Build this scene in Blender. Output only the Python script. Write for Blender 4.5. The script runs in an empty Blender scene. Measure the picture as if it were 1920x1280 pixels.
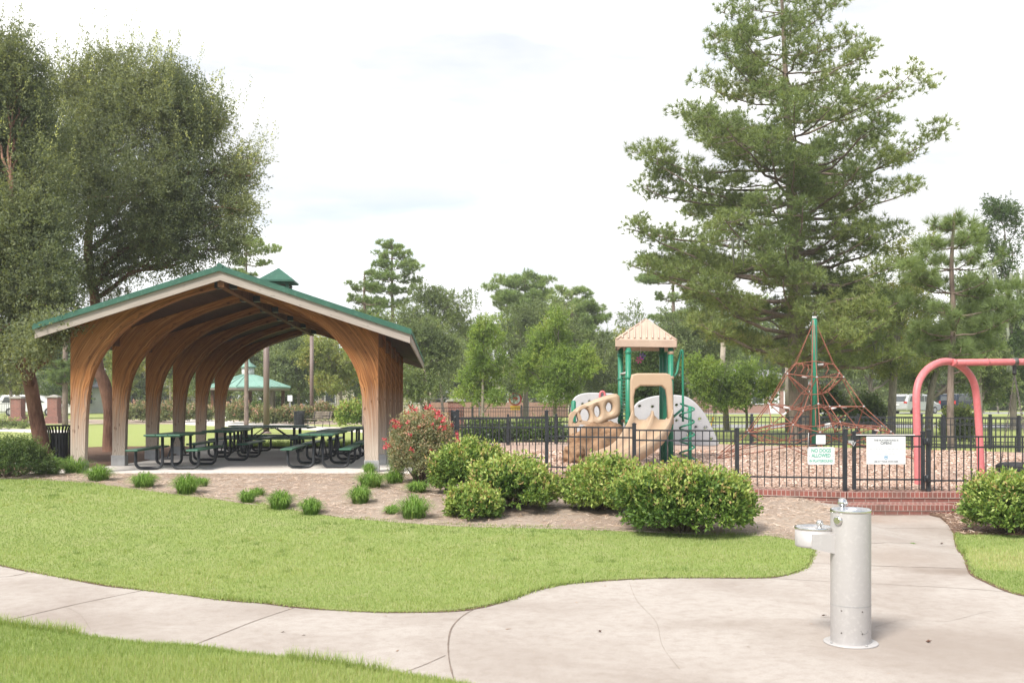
import bpy, bmesh, math, random
import numpy as np
from mathutils import Vector, Matrix, noise
from mathutils.geometry import delaunay_2d_cdt
PI = math.pi
R = math.radians
random.seed(7)
S = bpy.context.scene
COL = S.collection

# ---------------------------------------------------------------- camera
EYE = 1.85            # eye height above the path
FPX = 1920 * 35.0 / 36.0   # focal length in photo pixels
HZ = 762.0            # horizon row
cam_d = bpy.data.cameras.new('camera')
cam = bpy.data.objects.new('camera', cam_d)
COL.objects.link(cam)
cam.location = (0, 0, EYE)
cam.rotation_euler = (R(90), 0, 0)
cam_d.sensor_width = 36.0
cam_d.lens = 35.0
cam_d.shift_y = (HZ - 640) / 1920.0
cam_d.clip_start = 0.1
cam_d.clip_end = 3000
cam_d.dof.use_dof = True
cam_d.dof.focus_distance = 16.0
cam_d.dof.aperture_fstop = 4.0
S.camera = cam

# ---------------------------------------------------------------- world, sun, exposure
SUN_EL, SUN_AZ = R(48), R(214)      # azimuth clockwise from +Y: behind the camera, to its left
w = bpy.data.worlds.new('World')
S.world = w
w.use_nodes = True
nt = w.node_tree
nt.nodes.clear()
def wn(t, **k):
    n = nt.nodes.new(t)
    for a, b in k.items(): setattr(n, a, b)
    return n
sky = wn('ShaderNodeTexSky', sky_type='NISHITA', sun_disc=False)
sky.sun_elevation = SUN_EL
sky.sun_rotation = SUN_AZ
sky.air_density = 1.0; sky.dust_density = 1.5
tc = wn('ShaderNodeTexCoord')
mp = wn('ShaderNodeMapping')
mp.inputs['Scale'].default_value = (1.0, 1.0, 4.5)
mp.inputs['Rotation'].default_value = (0.1, 0.2, 0.5)
nz = wn('ShaderNodeTexNoise'); nz.inputs['Scale'].default_value = 2.2; nz.inputs['Detail'].default_value = 8; nz.inputs['Roughness'].default_value = .58
rp = wn('ShaderNodeValToRGB')
rp.color_ramp.elements[0].position = .36; rp.color_ramp.elements[0].color = (.6, .6, .6, 1)
rp.color_ramp.elements[1].position = .54; rp.color_ramp.elements[1].color = (1, 1, 1, 1)
cl = wn('ShaderNodeValToRGB')       # cloud brightness
cl.color_ramp.elements[0].position = .40; cl.color_ramp.elements[0].color = (5.0, 5.05, 5.12, 1)
cl.color_ramp.elements[1].position = .6; cl.color_ramp.elements[1].color = (8.3, 8.25, 8.2, 1)
nz2 = wn('ShaderNodeTexNoise'); nz2.inputs['Scale'].default_value = 3.1; nz2.inputs['Detail'].default_value = 5
mx = wn('ShaderNodeMix', data_type='RGBA')
bg = wn('ShaderNodeBackground'); bg.inputs['Strength'].default_value = 0.105
wo = wn('ShaderNodeOutputWorld')
L = nt.links.new
L(tc.outputs['Generated'], mp.inputs['Vector']); L(mp.outputs['Vector'], nz.inputs['Vector']); L(mp.outputs['Vector'], nz2.inputs['Vector'])
L(nz.outputs['Fac'], rp.inputs['Fac']); L(nz2.outputs['Fac'], cl.inputs['Fac'])
sx = wn('ShaderNodeSeparateXYZ'); L(tc.outputs['Generated'], sx.inputs['Vector'])
mr = wn('ShaderNodeMapRange'); mr.inputs['From Min'].default_value = -.75; mr.inputs['From Max'].default_value = .25; mr.inputs['To Min'].default_value = .30; mr.inputs['To Max'].default_value = 1.0
L(sx.outputs['Y'], mr.inputs['Value'])          # unseen clouds behind the camera, thinned to dim the light reaching the pavilion interior
ml = wn('ShaderNodeMath', operation='MULTIPLY'); L(rp.outputs['Color'], ml.inputs[0]); L(mr.outputs['Result'], ml.inputs[1])
L(ml.outputs[0], mx.inputs['Factor']); L(sky.outputs['Color'], mx.inputs['A']); L(cl.outputs['Color'], mx.inputs['B'])
L(mx.outputs['Result'], bg.inputs['Color']); L(bg.outputs['Background'], wo.inputs['Surface'])
sd = bpy.data.lights.new('sun', 'SUN'); sun = bpy.data.objects.new('sun', sd); COL.objects.link(sun)
sd.energy = 3.3; sd.angle = R(16); sd.color = (1, .95, .87)
to_sun = Vector((math.sin(SUN_AZ) * math.cos(SUN_EL), math.cos(SUN_AZ) * math.cos(SUN_EL), math.sin(SUN_EL)))
sun.rotation_euler = to_sun.to_track_quat('Z', 'Y').to_euler()
S.view_settings.view_transform = 'Standard'
S.view_settings.look = 'None'
S.view_settings.gamma = 1
S.view_settings.exposure = 1.0
S.cycles.max_bounces = 6
S.cycles.diffuse_bounces = 4
S.cycles.transmission_bounces = 4
S.cycles.transparent_max_bounces = 6
S.cycles.use_denoising = True
S.cycles.use_adaptive_sampling = True

# ---------------------------------------------------------------- materials
def new_mat(name):
    m = bpy.data.materials.new(name); m.use_nodes = True
    t = m.node_tree; t.nodes.clear()
    return m, t
def nd(t, ty, ins=None, **k):
    n = t.nodes.new(ty)
    for a, b in k.items(): setattr(n, a, b)
    for a, b in (ins or {}).items(): n.inputs[a].default_value = b
    return n
def c4(c): return (c[0], c[1], c[2], 1)
def coords(t, kind='Object', scale=None):
    tc = nd(t, 'ShaderNodeTexCoord')
    out = tc.outputs[kind]
    if scale is not None:
        mp = nd(t, 'ShaderNodeMapping'); mp.inputs['Scale'].default_value = scale
        t.links.new(out, mp.inputs['Vector']); out = mp.outputs['Vector']
    return out
def ramp(t, fac, stops):
    r = nd(t, 'ShaderNodeValToRGB'); e = r.color_ramp.elements
    while len(e) < len(stops): e.new(0.5)
    for i, (p, c) in enumerate(stops):
        e[i].position = p; e[i].color = c4(c) if len(c) == 3 else c
    t.links.new(fac, r.inputs['Fac']); return r.outputs['Color']
def noise_n(t, vec, scale, detail=4, rough=.55, dist=0):
    n = nd(t, 'ShaderNodeTexNoise', {'Scale': scale, 'Detail': detail, 'Roughness': rough, 'Distortion': dist})
    t.links.new(vec, n.inputs['Vector']); return n.outputs['Fac']
def mixc(t, f, a, b, mode='MIX'):
    m = nd(t, 'ShaderNodeMix', data_type='RGBA', blend_type=mode)
    for s, v in (('Factor', f), ('A', a), ('B', b)):
        if hasattr(v, 'is_linked') or hasattr(v, 'links'): t.links.new(v, m.inputs[s])
        elif s == 'Factor': m.inputs[s].default_value = v
        else: m.inputs[s].default_value = c4(v)
    return m.outputs['Result']
def finish(m, t, col, rough=.6, metal=0, bump=None, bstr=.3, bdist=.01, spec=.4):
    p = nd(t, 'ShaderNodeBsdfPrincipled', {'Roughness': rough if not hasattr(rough, 'links') else .5, 'Metallic': metal, 'Specular IOR Level': spec})
    if hasattr(rough, 'links'): t.links.new(rough, p.inputs['Roughness'])
    if hasattr(col, 'links'): t.links.new(col, p.inputs['Base Color'])
    else: p.inputs['Base Color'].default_value = c4(col)
    if bump is not None:
        b = nd(t, 'ShaderNodeBump', {'Strength': bstr, 'Distance': bdist})
        t.links.new(bump, b.inputs['Height']); t.links.new(b.outputs['Normal'], p.inputs['Normal'])
    o = nd(t, 'ShaderNodeOutputMaterial'); t.links.new(p.outputs['BSDF'], o.inputs['Surface'])
    return m
ALB = .82
def paint(name, c, rough=.45, metal=0, var=.12, scale=6, dirt=None, kind='Object', spec=.4):
    """painted / plastic / metal surface with slight wear"""
    m, t = new_mat(name); v = coords(t, kind); c = tuple(x * ALB for x in c); dirt = dirt and tuple(x * ALB for x in dirt)
    n = noise_n(t, v, scale, 5, .6)
    lo = tuple(x * (1 - var) for x in c); hi = tuple(min(1, x * (1 + var)) for x in c)
    col = ramp(t, n, [(.3, lo), (.7, hi)])
    n2 = noise_n(t, v, scale * 7, 6, .7)
    if dirt:
        f = ramp(t, n2, [(.52, (0, 0, 0)), (.75, (.7, .7, .7))]); col = mixc(t, f, col, dirt)
    ro = nd(t, 'ShaderNodeMapRange', {'To Min': max(.05, rough - .12), 'To Max': min(1, rough + .15)}); t.links.new(n2, ro.inputs['Value'])
    return finish(m, t, col, ro.outputs['Result'], metal, n2, .12, .004, spec)
def leaf_mat(name, stops, trans=.35, rough=.5, k=1.0):
    """foliage: colour picked per leaf from the leaf's own random attribute"""
    m, t = new_mat(name); stops = [(p, tuple(min(.9, x * k) for x in c)) for p, c in stops]
    a = nd(t, 'ShaderNodeAttribute', attribute_name='rnd')
    col = ramp(t, a.outputs['Fac'], stops)
    d = nd(t, 'ShaderNodeBsdfPrincipled', {'Roughness': rough, 'Specular IOR Level': .25}); t.links.new(col, d.inputs['Base Color'])
    tr = nd(t, 'ShaderNodeBsdfTranslucent')
    tcol = mixc(t, 1.0, col, (1.25, 1.2, .55), 'MULTIPLY'); t.links.new(tcol, tr.inputs['Color'])
    ms = nd(t, 'ShaderNodeMixShader', {'Fac': trans})
    t.links.new(d.outputs['BSDF'], ms.inputs[1]); t.links.new(tr.outputs['BSDF'], ms.inputs[2])
    o = nd(t, 'ShaderNodeOutputMaterial'); t.links.new(ms.outputs['Shader'], o.inputs['Surface'])
    return m
def bark_mat(name, a, b, c, scale=(9, 9, 1.6)):
    m, t = new_mat(name); v = coords(t, 'Object', scale)
    n = noise_n(t, v, 2.2, 8, .65, .6); n2 = noise_n(t, coords(t), 1.3, 3)
    col = ramp(t, n, [(.3, a), (.52, b), (.72, c)])
    col = mixc(t, ramp(t, n2, [(.35, (0, 0, 0)), (.7, (.5, .5, .5))]), col, tuple(x * 1.3 for x in c))
    return finish(m, t, col, .9, 0, n, .9, .04)
def mulch_mat(name, stops, scale=45, big=((.4, (0, 0, 0)), (.7, (.6, .6, .6))), bigc=(.55, .45, .37)):
    m, t = new_mat(name); v = coords(t); stops = [(p, tuple(x * ALB for x in c)) for p, c in stops]; bigc = tuple(x * ALB for x in bigc)
    vo = nd(t, 'ShaderNodeTexVoronoi', {'Scale': scale}); vo.inputs['Randomness'].default_value = 1
    sc = nd(t, 'ShaderNodeMapping'); sc.inputs['Scale'].default_value = (1, 1.7, 1)
    nn = nd(t, 'ShaderNodeTexNoise', {'Scale': 7.0, 'Detail': 3.0}); t.links.new(v, nn.inputs['Vector'])
    ad = nd(t, 'ShaderNodeMix', data_type='VECTOR'); ad.inputs['Factor'].default_value = .06
    t.links.new(v, ad.inputs['A']); t.links.new(nn.outputs['Color'], ad.inputs['B'])
    t.links.new(ad.outputs['Result'], sc.inputs['Vector']); t.links.new(sc.outputs['Vector'], vo.inputs['Vector'])
    sep = nd(t, 'ShaderNodeSeparateColor'); t.links.new(vo.outputs['Color'], sep.inputs['Color'])
    col = ramp(t, sep.outputs['Red'], stops)
    fine = noise_n(t, v, 160, 4, .7)
    col = mixc(t, .55, col, ramp(t, fine, [(.35, stops[0][1]), (.65, stops[-1][1])]))
    bign = noise_n(t, v, .9, 6, .62)
    col = mixc(t, ramp(t, bign, list(big)), col, bigc)
    return finish(m, t, col, .95, 0, vo.outputs['Distance'], .8, .03, .1)

M = {}
def concrete(name, base, stain, speck=.08, spots=()):
    m, t = new_mat(name); v = coords(t); base = tuple(x * ALB for x in base); stain = tuple(x * ALB for x in stain)
    fine = noise_n(t, v, 170, 6, .75); mid = noise_n(t, v, 9, 7, .65); big = noise_n(t, v, .42, 5, .6, .4)
    lo = tuple(x * (1 - speck * 2.2) for x in base); hi = tuple(x * (1 + speck) for x in base)
    col = ramp(t, fine, [(.33, lo), (.5, base), (.68, hi)])
    col = mixc(t, ramp(t, mid, [(.45, (0, 0, 0)), (.72, (.42, .42, .42))]), col, stain)
    col = mixc(t, ramp(t, big, [(.45, (0, 0, 0)), (.64, (.6, .6, .6))]), col, stain)
    for (x, y, sx, sy, ang, amt, c) in spots:      # old damp / dirt stains at fixed places on the slab
        mp = nd(t, 'ShaderNodeMapping', vector_type='TEXTURE'); mp.inputs['Location'].default_value = (x, y, 0); mp.inputs['Rotation'].default_value = (0, 0, ang); mp.inputs['Scale'].default_value = (sx, sy, 50)
        t.links.new(v, mp.inputs['Vector']); ln = nd(t, 'ShaderNodeVectorMath', operation='LENGTH'); t.links.new(mp.outputs['Vector'], ln.inputs[0])
        ad = nd(t, 'ShaderNodeMath', operation='MULTIPLY_ADD'); ad.inputs[1].default_value = 1.1; t.links.new(noise_n(t, v, 2.6, 6, .68), ad.inputs[0]); t.links.new(ln.outputs['Value'], ad.inputs[2])
        f = ramp(t, ad.outputs[0], [(.45, (amt, amt, amt)), (1.0, (0, 0, 0))]) if False else None
        mr = nd(t, 'ShaderNodeMapRange', {'From Min': .75, 'From Max': 1.6, 'To Min': amt, 'To Max': 0}); t.links.new(ad.outputs[0], mr.inputs['Value'])
        col = mixc(t, mr.outputs['Result'], col, c)
    return finish(m, t, col, .9, 0, fine, .25, .004, .25)
M['concrete'] = concrete('path_concrete', (.455, .41, .37), (.27, .22, .185), .16, [(5.05, 10.95, 1.0, .28, -.15, .62, (.17, .13, .10)), (4.4, 11.9, 1.5, .8, .1, .35, (.24, .19, .15)), (3.5, 7.5, 2.2, .8, .2, .32, (.25, .21, .18)), (1.9, 8.4, .9, .30, .1, .4, (.22, .18, .15)), (4.5, 7.2, 1.6, .5, -.2, .3, (.23, .19, .16)), (5.4, 15.9, 2.0, .7, 0, .5, (.27, .19, .14)), (0.2, 7.4, 1.3, .4, .2, .22, (.26, .22, .19)), (-2.5, 9.3, 1.6, .5, -.2, .2, (.26, .22, .19))])
M['slab'] = concrete('slab_concrete', (.76, .71, .66), (.58, .52, .47))
M['road'] = concrete('road_asphalt', (.34, .34, .34), (.26, .26, .26))
M['joint'] = paint('joint_dark', (.20, .155, .125), .95, scale=30, var=.5)
M['ground'] = None
def grass_ground(name, a, b, c, dry):
    m, t = new_mat(name); v = coords(t); a, b, c, dry = [tuple(x * ALB for x in q) for q in (a, b, c, dry)]
    f = noise_n(t, v, 85, 5, .75); mi = noise_n(t, v, 3.0, 6, .65); bi = noise_n(t, v, .35, 4, .6)
    col = ramp(t, f, [(.3, a), (.5, b), (.7, c)])
    col = mixc(t, ramp(t, mi, [(.42, (0, 0, 0)), (.7, (.55, .55, .55))]), col, dry)
    col = mixc(t, ramp(t, bi, [(.4, (0, 0, 0)), (.62, (.4, .4, .4))]), col, b)
    return finish(m, t, col, .9, 0, f, .6, .03, .1)
M['lawn'] = grass_ground('lawn_turf', (.19, .24, .07), (.29, .36, .11), (.38, .44, .16), (.42, .40, .21))
M['field'] = grass_ground('field_grass', (.25, .30, .08), (.32, .38, .12), (.40, .45, .17), (.42, .41, .20))
M['bed'] = mulch_mat('pine_straw', [(.0, (.28, .19, .135)), (.35, (.46, .335, .255)), (.7, (.58, .455, .36)), (1, (.72, .61, .52))], 70, bigc=(.66, .56, .46))
M['soil'] = mulch_mat('dark_soil', [(.0, (.13, .075, .05)), (.5, (.22, .13, .09)), (1, (.33, .22, .16))], 60, bigc=(.25, .16, .12))
M['chips'] = mulch_mat('rubber_chips', [(.0, (.46, .30, .23)), (.35, (.61, .455, .36)), (.7, (.72, .55, .45)), (1, (.80, .66, .57))], 75, bigc=(.62, .38, .29))

def wood_mat(name, lo, mid, hi, grey=None, z0=0., z1=0., plank=None):
    """laminated / sawn timber; UV x = distance across the laminations (m), UV y = along"""
    m, t = new_mat(name)
    uv = nd(t, 'ShaderNodeUVMap'); uv.uv_map = 'UVMap'
    mp = nd(t, 'ShaderNodeMapping'); mp.inputs['Scale'].default_value = (42, 1.1, 1); t.links.new(uv.outputs['UV'], mp.inputs['Vector'])
    n = noise_n(t, mp.outputs['Vector'], 1.6, 7, .66, .08)
    col = ramp(t, n, [(.28, lo), (.5, mid), (.72, hi)])
    mp2 = nd(t, 'ShaderNodeMapping'); mp2.inputs['Scale'].default_value = (1 / (plank or .04), .0, 0); t.links.new(uv.outputs['UV'], mp2.inputs['Vector'])
    fl = nd(t, 'ShaderNodeSeparateXYZ'); t.links.new(mp2.outputs['Vector'], fl.inputs['Vector'])
    fr = nd(t, 'ShaderNodeMath', operation='FRACT'); t.links.new(fl.outputs['X'], fr.inputs[0])
    ff = nd(t, 'ShaderNodeMath', operation='FLOOR'); t.links.new(fl.outputs['X'], ff.inputs[0])
    wh = nd(t, 'ShaderNodeTexWhiteNoise', noise_dimensions='1D'); t.links.new(ff.outputs[0], wh.inputs['W'])
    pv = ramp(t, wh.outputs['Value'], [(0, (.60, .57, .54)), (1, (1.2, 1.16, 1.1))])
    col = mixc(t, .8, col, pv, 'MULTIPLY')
    if grey is not None:
        g = nd(t, 'ShaderNodeNewGeometry'); sp = nd(t, 'ShaderNodeSeparateXYZ'); t.links.new(g.outputs['Position'], sp.inputs['Vector'])
        nzv = noise_n(t, mp.outputs['Vector'], .9, 4)
        ad = nd(t, 'ShaderNodeMath', operation='MULTIPLY_ADD'); ad.inputs[1].default_value = 1.5
        t.links.new(nzv, ad.inputs[0]); t.links.new(sp.outputs['Z'], ad.inputs[2])
        mr = nd(t, 'ShaderNodeMapRange', {'From Min': z0 + .75, 'From Max': z1 + .75, 'To Min': 1, 'To Max': 0}); t.links.new(ad.outputs[0], mr.inputs['Value'])
        mg = nd(t, 'ShaderNodeMapping'); mg.inputs['Scale'].default_value = (75, .8, 1); t.links.new(uv.outputs['UV'], mg.inputs['Vector'])
        ng_ = noise_n(t, mg.outputs['Vector'], 1.3, 6, .7, .2)
        gcol = ramp(t, ng_, [(.30, tuple(x * .30 for x in grey)), (.42, tuple(x * .8 for x in grey)), (.55, grey), (.72, tuple(min(1, x * 1.4) for x in grey))])
        col = mixc(t, mr.outputs['Result'], col, gcol)
    col = mixc(t, 1.0, col, (.68, .67, .66), 'MULTIPLY')
    # knots and checks
    mp3 = nd(t, 'ShaderNodeMapping'); mp3.inputs['Scale'].default_value = (14, 4.5, 1); t.links.new(uv.outputs['UV'], mp3.inputs['Vector'])
    vo = nd(t, 'ShaderNodeTexVoronoi', {'Scale': 1.0}); t.links.new(mp3.outputs['Vector'], vo.inputs['Vector'])
    kn = ramp(t, vo.outputs['Distance'], [(.10, (.75, .75, .75)), (.17, (0, 0, 0))])
    col = mixc(t, kn, col, tuple(x * .45 for x in lo))
    seam = ramp(t, fr.outputs[0], [(.0, (.75, .75, .75)), (.07, (0, 0, 0)), (.95, (0, 0, 0)), (1, (.75, .75, .75))])
    col = mixc(t, seam, col, tuple(x * .55 for x in lo))
    return finish(m, t, col, .75, 0, n, .35, .006, .25)
M['glulam'] = wood_mat('glulam', (.15, .052, .016), (.41, .17, .056), (.66, .36, .15), (.64, .55, .46), .9, 2.3, plank=.036)
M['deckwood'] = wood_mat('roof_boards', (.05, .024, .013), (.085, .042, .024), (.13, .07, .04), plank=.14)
M['beam'] = wood_mat('beam_wood', (.12, .05, .022), (.22, .105, .05), (.33, .18, .09), plank=.1)
M['fascia'] = wood_mat('fascia_wood', (.38, .34, .31), (.55, .50, .47), (.68, .63, .60), plank=.35)
M['greywood'] = wood_mat('weathered_wood', (.16, .13, .11), (.30, .26, .22), (.42, .37, .33), plank=.08)
M['greenmetal'] = paint('green_roof_metal', (.032, .115, .078), .45, .0, .15, 2, (.11, .22, .17))
M['palegreen'] = paint('aged_green_roof', (.22, .40, .33), .6, 0, .15, 1, (.4, .5, .45))
M['galv'] = paint('galvanised_steel', (.40, .40, .40), .55, .35, .2, 5, (.5, .47, .43))
M['blackmetal'] = paint('black_powdercoat', (.024, .027, .032), .4, 0, .3, 5, (.04, .045, .05))
M['darkplastic'] = paint('black_rubber', (.02, .02, .022), .6, 0, .3, 5)
M['tablegreen'] = paint('green_table_coating', (.035, .13, .078), .42, 0, .2, 3, (.06, .2, .13))
M['playgreen'] = paint('green_post', (.015, .20, .115), .4, 0, .15, 3, (.10, .26, .2))
M['tan'] = paint('tan_plastic', (.465, .335, .225), .5, 0, .08, 3, (.48, .33, .21))
M['tanroof'] = paint('tan_roof_plastic', (.53, .395, .31), .55, 0, .1, 3, (.5, .35, .26))
M['rock'] = paint('brown_rock', (.25, .15, .085), .85, 0, .55, 3.5, (.42, .28, .16))
M['greyplastic'] = paint('grey_climbing_wall', (.50, .50, .51), .55, 0, .08, 2, (.42, .42, .43))
M['dgrey'] = paint('hold_grey', (.2, .2, .2), .6, 0, .1, 4)
M['red'] = paint('faded_red_paint', (.62, .17, .18), .45, 0, .10, 3, (.70, .30, .30))
M['rope'] = paint('faded_red_rope', (.26, .095, .06), .85, 0, .3, 12, (.55, .28, .2))
M['clip'] = paint('white_plastic', (.78, .76, .74), .5, 0, .05)
M['chain'] = paint('chain_steel', (.17, .15, .14), .45, .5, .3, 20)
M['steel'] = paint('brushed_steel', (.50, .48, .47), .5, .25, .02, 4, (.64, .62, .60))
M['granite'] = None
M['chrome'] = paint('chrome', (.75, .74, .72), .14, 1, .03)
M['signwhite'] = paint('sign_white', (.72, .74, .74), .4, 0, .03, 5, (.64, .66, .66))
M['signgreen'] = paint('sign_letters_green', (.08, .42, .30), .5, 0, .08)
M['signgrey'] = paint('sign_letters_grey', (.16, .17, .19), .5, 0, .08)
M['signpale'] = paint('sign_small_print', (.52, .54, .56), .5, 0, .04)
M['signblue'] = paint('sign_blue', (.12, .33, .52), .5, 0, .04)
M['signred'] = paint('road_sign_red', (.55, .05, .04), .4)
M['signyellow'] = paint('road_sign_yellow', (.80, .48, .03), .4)
M['polebrown'] = paint('brown_pole', (.21, .155, .14), .5, 0, .08, 2)
M['woodpole'] = paint('utility_pole_wood', (.36, .31, .25), .9, 0, .25, 4)
M['white'] = paint('white_paint', (.74, .74, .72), .6, 0, .05, 2)
M['cream'] = paint('house_siding', (.55, .50, .40), .7, 0, .08, 2)
M['roofgrey'] = paint('roof_shingle', (.20, .20, .21), .9, 0, .25, 9)
M['housebrick'] = paint('house_brick', (.33, .20, .155), .9, 0, .25, 12)
M['carsilver'] = paint('silver_car_paint', (.50, .51, .52), .25, .3, .03)
M['cardark'] = paint('dark_car_paint', (.012, .02, .035), .2, 0, .1)
M['carwhite'] = paint('white_car_paint', (.75, .75, .75), .25, 0, .03)
M['glass'] = paint('window_glass', (.06, .07, .075), .08, 0, .1, 1, spec=.8)
M['tyre'] = paint('tyre_rubber', (.018, .018, .018), .8)
M['taillight'] = paint('tail_light', (.5, .03, .02), .2)
M['stone'] = paint('cap_stone', (.36, .34, .31), .9, 0, .2, 8)
M['purple'] = paint('purple_foil', (.2, .08, .55), .3)
M['pink'] = paint('pink_foil', (.7, .06, .3), .3)
M['moss'] = paint('hanging_moss', (.20, .22, .16), .95, 0, .25, 6)
def brick_mat(name, a, b, mortar, sx=.2, sy=.067):
    m, t = new_mat(name)
    uv = nd(t, 'ShaderNodeUVMap'); uv.uv_map = 'UVMap'
    br = nd(t, 'ShaderNodeTexBrick', {'Scale': 1.0, 'Mortar Size': .006, 'Brick Width': sx, 'Row Height': sy, 'Bias': .0, 'Mortar Smooth': .3})
    br.inputs['Color1'].default_value = c4(a); br.inputs['Color2'].default_value = c4(b); br.inputs['Mortar'].default_value = c4(mortar)
    t.links.new(uv.outputs['UV'], br.inputs['Vector'])
    n = noise_n(t, coords(t), 30, 6, .7)
    col = mixc(t, .6, br.outputs['Color'], ramp(t, n, [(.3, (.6, .6, .6)), (.7, (1.2, 1.2, 1.2))]), 'MULTIPLY')
    n2 = noise_n(t, coords(t), 2.5, 4)
    col = mixc(t, ramp(t, n2, [(.5, (0, 0, 0)), (.7, (.55, .55, .55))]), col, (.13, .09, .075))
    return finish(m, t, col, .9, 0, br.outputs['Fac'], -.5, .005, .2)
M['brick'] = brick_mat('red_brick', (.26, .10, .08), (.17, .07, .058), (.34, .28, .24))
M['brickcap'] = brick_mat('red_brick_rowlock', (.28, .10, .08), (.18, .075, .06), (.40, .33, .29), .075, .098)
# foliage
M['lf_left'] = leaf_mat('elm_leaves', [(0, (.050, .068, .042)), (.45, (.108, .125, .068)), (.85, (.17, .185, .09)), (.97, (.22, .245, .12)), (1, (.36, .37, .15))], .42, k=1.8)
M['lf_pine'] = leaf_mat('pine_needles', [(0, (.06, .09, .035)), (.5, (.14, .18, .065)), (.9, (.24, .265, .10)), (1, (.32, .24, .12))], .4, k=1.5)
M['lf_pine2'] = leaf_mat('young_pine_needles', [(0, (.07, .105, .045)), (.5, (.125, .17, .065)), (1, (.20, .25, .09))], .35, k=1.55)
M['lf_fpine'] = leaf_mat('far_pine_needles', [(0, (.06, .095, .035)), (.5, (.12, .165, .06)), (1, (.20, .23, .085))], .35, k=1.9)
M['lf_oak'] = leaf_mat('oak_leaves', [(0, (.045, .062, .027)), (.5, (.10, .13, .055)), (.9, (.17, .20, .085)), (1, (.24, .23, .10))], .4, k=1.9)
M['lf_maple'] = leaf_mat('maple_leaves', [(0, (.075, .12, .03)), (.5, (.145, .21, .05)), (.9, (.24, .29, .075)), (1, (.34, .33, .10))], .45, k=1.55)
M['lf_yellow'] = leaf_mat('crape_leaves', [(0, (.10, .13, .04)), (.5, (.19, .22, .07)), (.85, (.30, .27, .09)), (1, (.36, .22, .09))], .4, k=1.5)
M['lf_bush'] = leaf_mat('hawthorn_leaves', [(0, (.05, .10, .025)), (.4, (.125, .21, .045)), (.72, (.27, .36, .085)), (.97, (.44, .49, .16)), (1, (.42, .30, .14))], .35, .45, k=1.05)
M['lf_dark'] = leaf_mat('dark_shrub_leaves', [(0, (.03, .055, .02)), (.5, (.06, .10, .03)), (1, (.12, .16, .05))], .3, .4, k=1.35)
M['lf_hedge'] = leaf_mat('loropetalum_leaves', [(0, (.07, .09, .04)), (.5, (.14, .165, .075)), (.82, (.22, .22, .11)), (.93, (.30, .19, .13)), (1, (.40, .22, .18))], .3, k=1.35)
M['lf_rose'] = leaf_mat('rose_leaves', [(0, (.10, .12, .06)), (.5, (.20, .22, .12)), (.85, (.30, .26, .16)), (1, (.40, .24, .16))], .35, k=1.25)
M['petal'] = leaf_mat('rose_petals', [(0, (.45, .05, .08)), (.6, (.62, .09, .12)), (1, (.72, .24, .25))], .25)
M['lf_lily'] = leaf_mat('monkey_grass', [(0, (.05, .10, .02)), (.5, (.12, .22, .04)), (1, (.26, .36, .10))], .35, .4, k=1.3)
M['blade'] = leaf_mat('grass_blades', [(0, (.17, .25, .07)), (.45, (.29, .39, .12)), (.85, (.42, .48, .18)), (1, (.56, .51, .30))], .42, k=.88)
M['bark'] = bark_mat('red_bark', (.06, .03, .02), (.15, .075, .05), (.27, .15, .10))
M['pinebark'] = bark_mat('pine_bark', (.06, .045, .035), (.14, .105, .085), (.26, .20, .165))
M['greybark'] = bark_mat('grey_bark', (.07, .06, .05), (.17, .145, .115), (.30, .26, .21))
M['stem'] = bark_mat('stem', (.05, .035, .025), (.11, .08, .055), (.17, .13, .09))
# ---------------------------------------------------------------- terrain
def sst(x, a, b):
    t = np.clip((np.asarray(x, float) - a) / (b - a), 0, 1); return t * t * (3 - 2 * t)
FENCE = [(-1.04, 19.0), (.65, 18.7), (2.19, 17.85), (3.92, 17.35), (5.69, 17.02), (7.10, 16.98), (8.93, 16.98), (10.76, 17.0), (14.4, 17.0)]
def fence_y(x):
    return np.interp(x, [p[0] for p in FENCE], [p[1] for p in FENCE])
def zplay(x, y):
    a = sst(y, 17.3, 27); b = 1 - sst(x, -1, 5.5)
    return .41 + .19 * (1 - (1 - a) * (1 - b))
def hgt(x, y):
    x = np.asarray(x, float); y = np.asarray(y, float)
    A = .47 - .19 * sst(x, -1.5, 4.0)
    lawn = A * sst(y, 9.5, 18.2)
    cor = .05 * sst(y, 14, 17)
    c = sst(x, 4.85, 5.6) * (1 - sst(x, 7.15, 7.8))
    front = lawn * (1 - c) + cor * c
    fy = fence_y(x)
    k = sst(y, fy + .02, fy + .25) * sst(x, -1.6, -1.2)
    inside = zplay(x, y) - .05
    left = front + .03 * sst(y, 20, 32)
    near = left * (1 - k) + inside * k
    far = .0125 * np.clip(y - 38, 0, 120)
    return near + far
def hz(x, y): return float(hgt(x, y))
def P(px, py, Y):
    """the point on a pixel's sight line at distance Y"""
    return Vector(((px - 960) / FPX * Y, Y, EYE - (py - HZ) / FPX * Y))
def G(px, py, up=0.):
    """where a pixel's sight line meets the ground"""
    y = 4.0
    while y < 400:
        q = P(px, py, y)
        if q.z <= hz(q.x, q.y) + up: break
        y += .05 if y < 40 else .5
    return P(px, py, y)
def on(px, Y):
    x = (px - 960) / FPX * Y
    return Vector((x, Y, hz(x, Y)))

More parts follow.
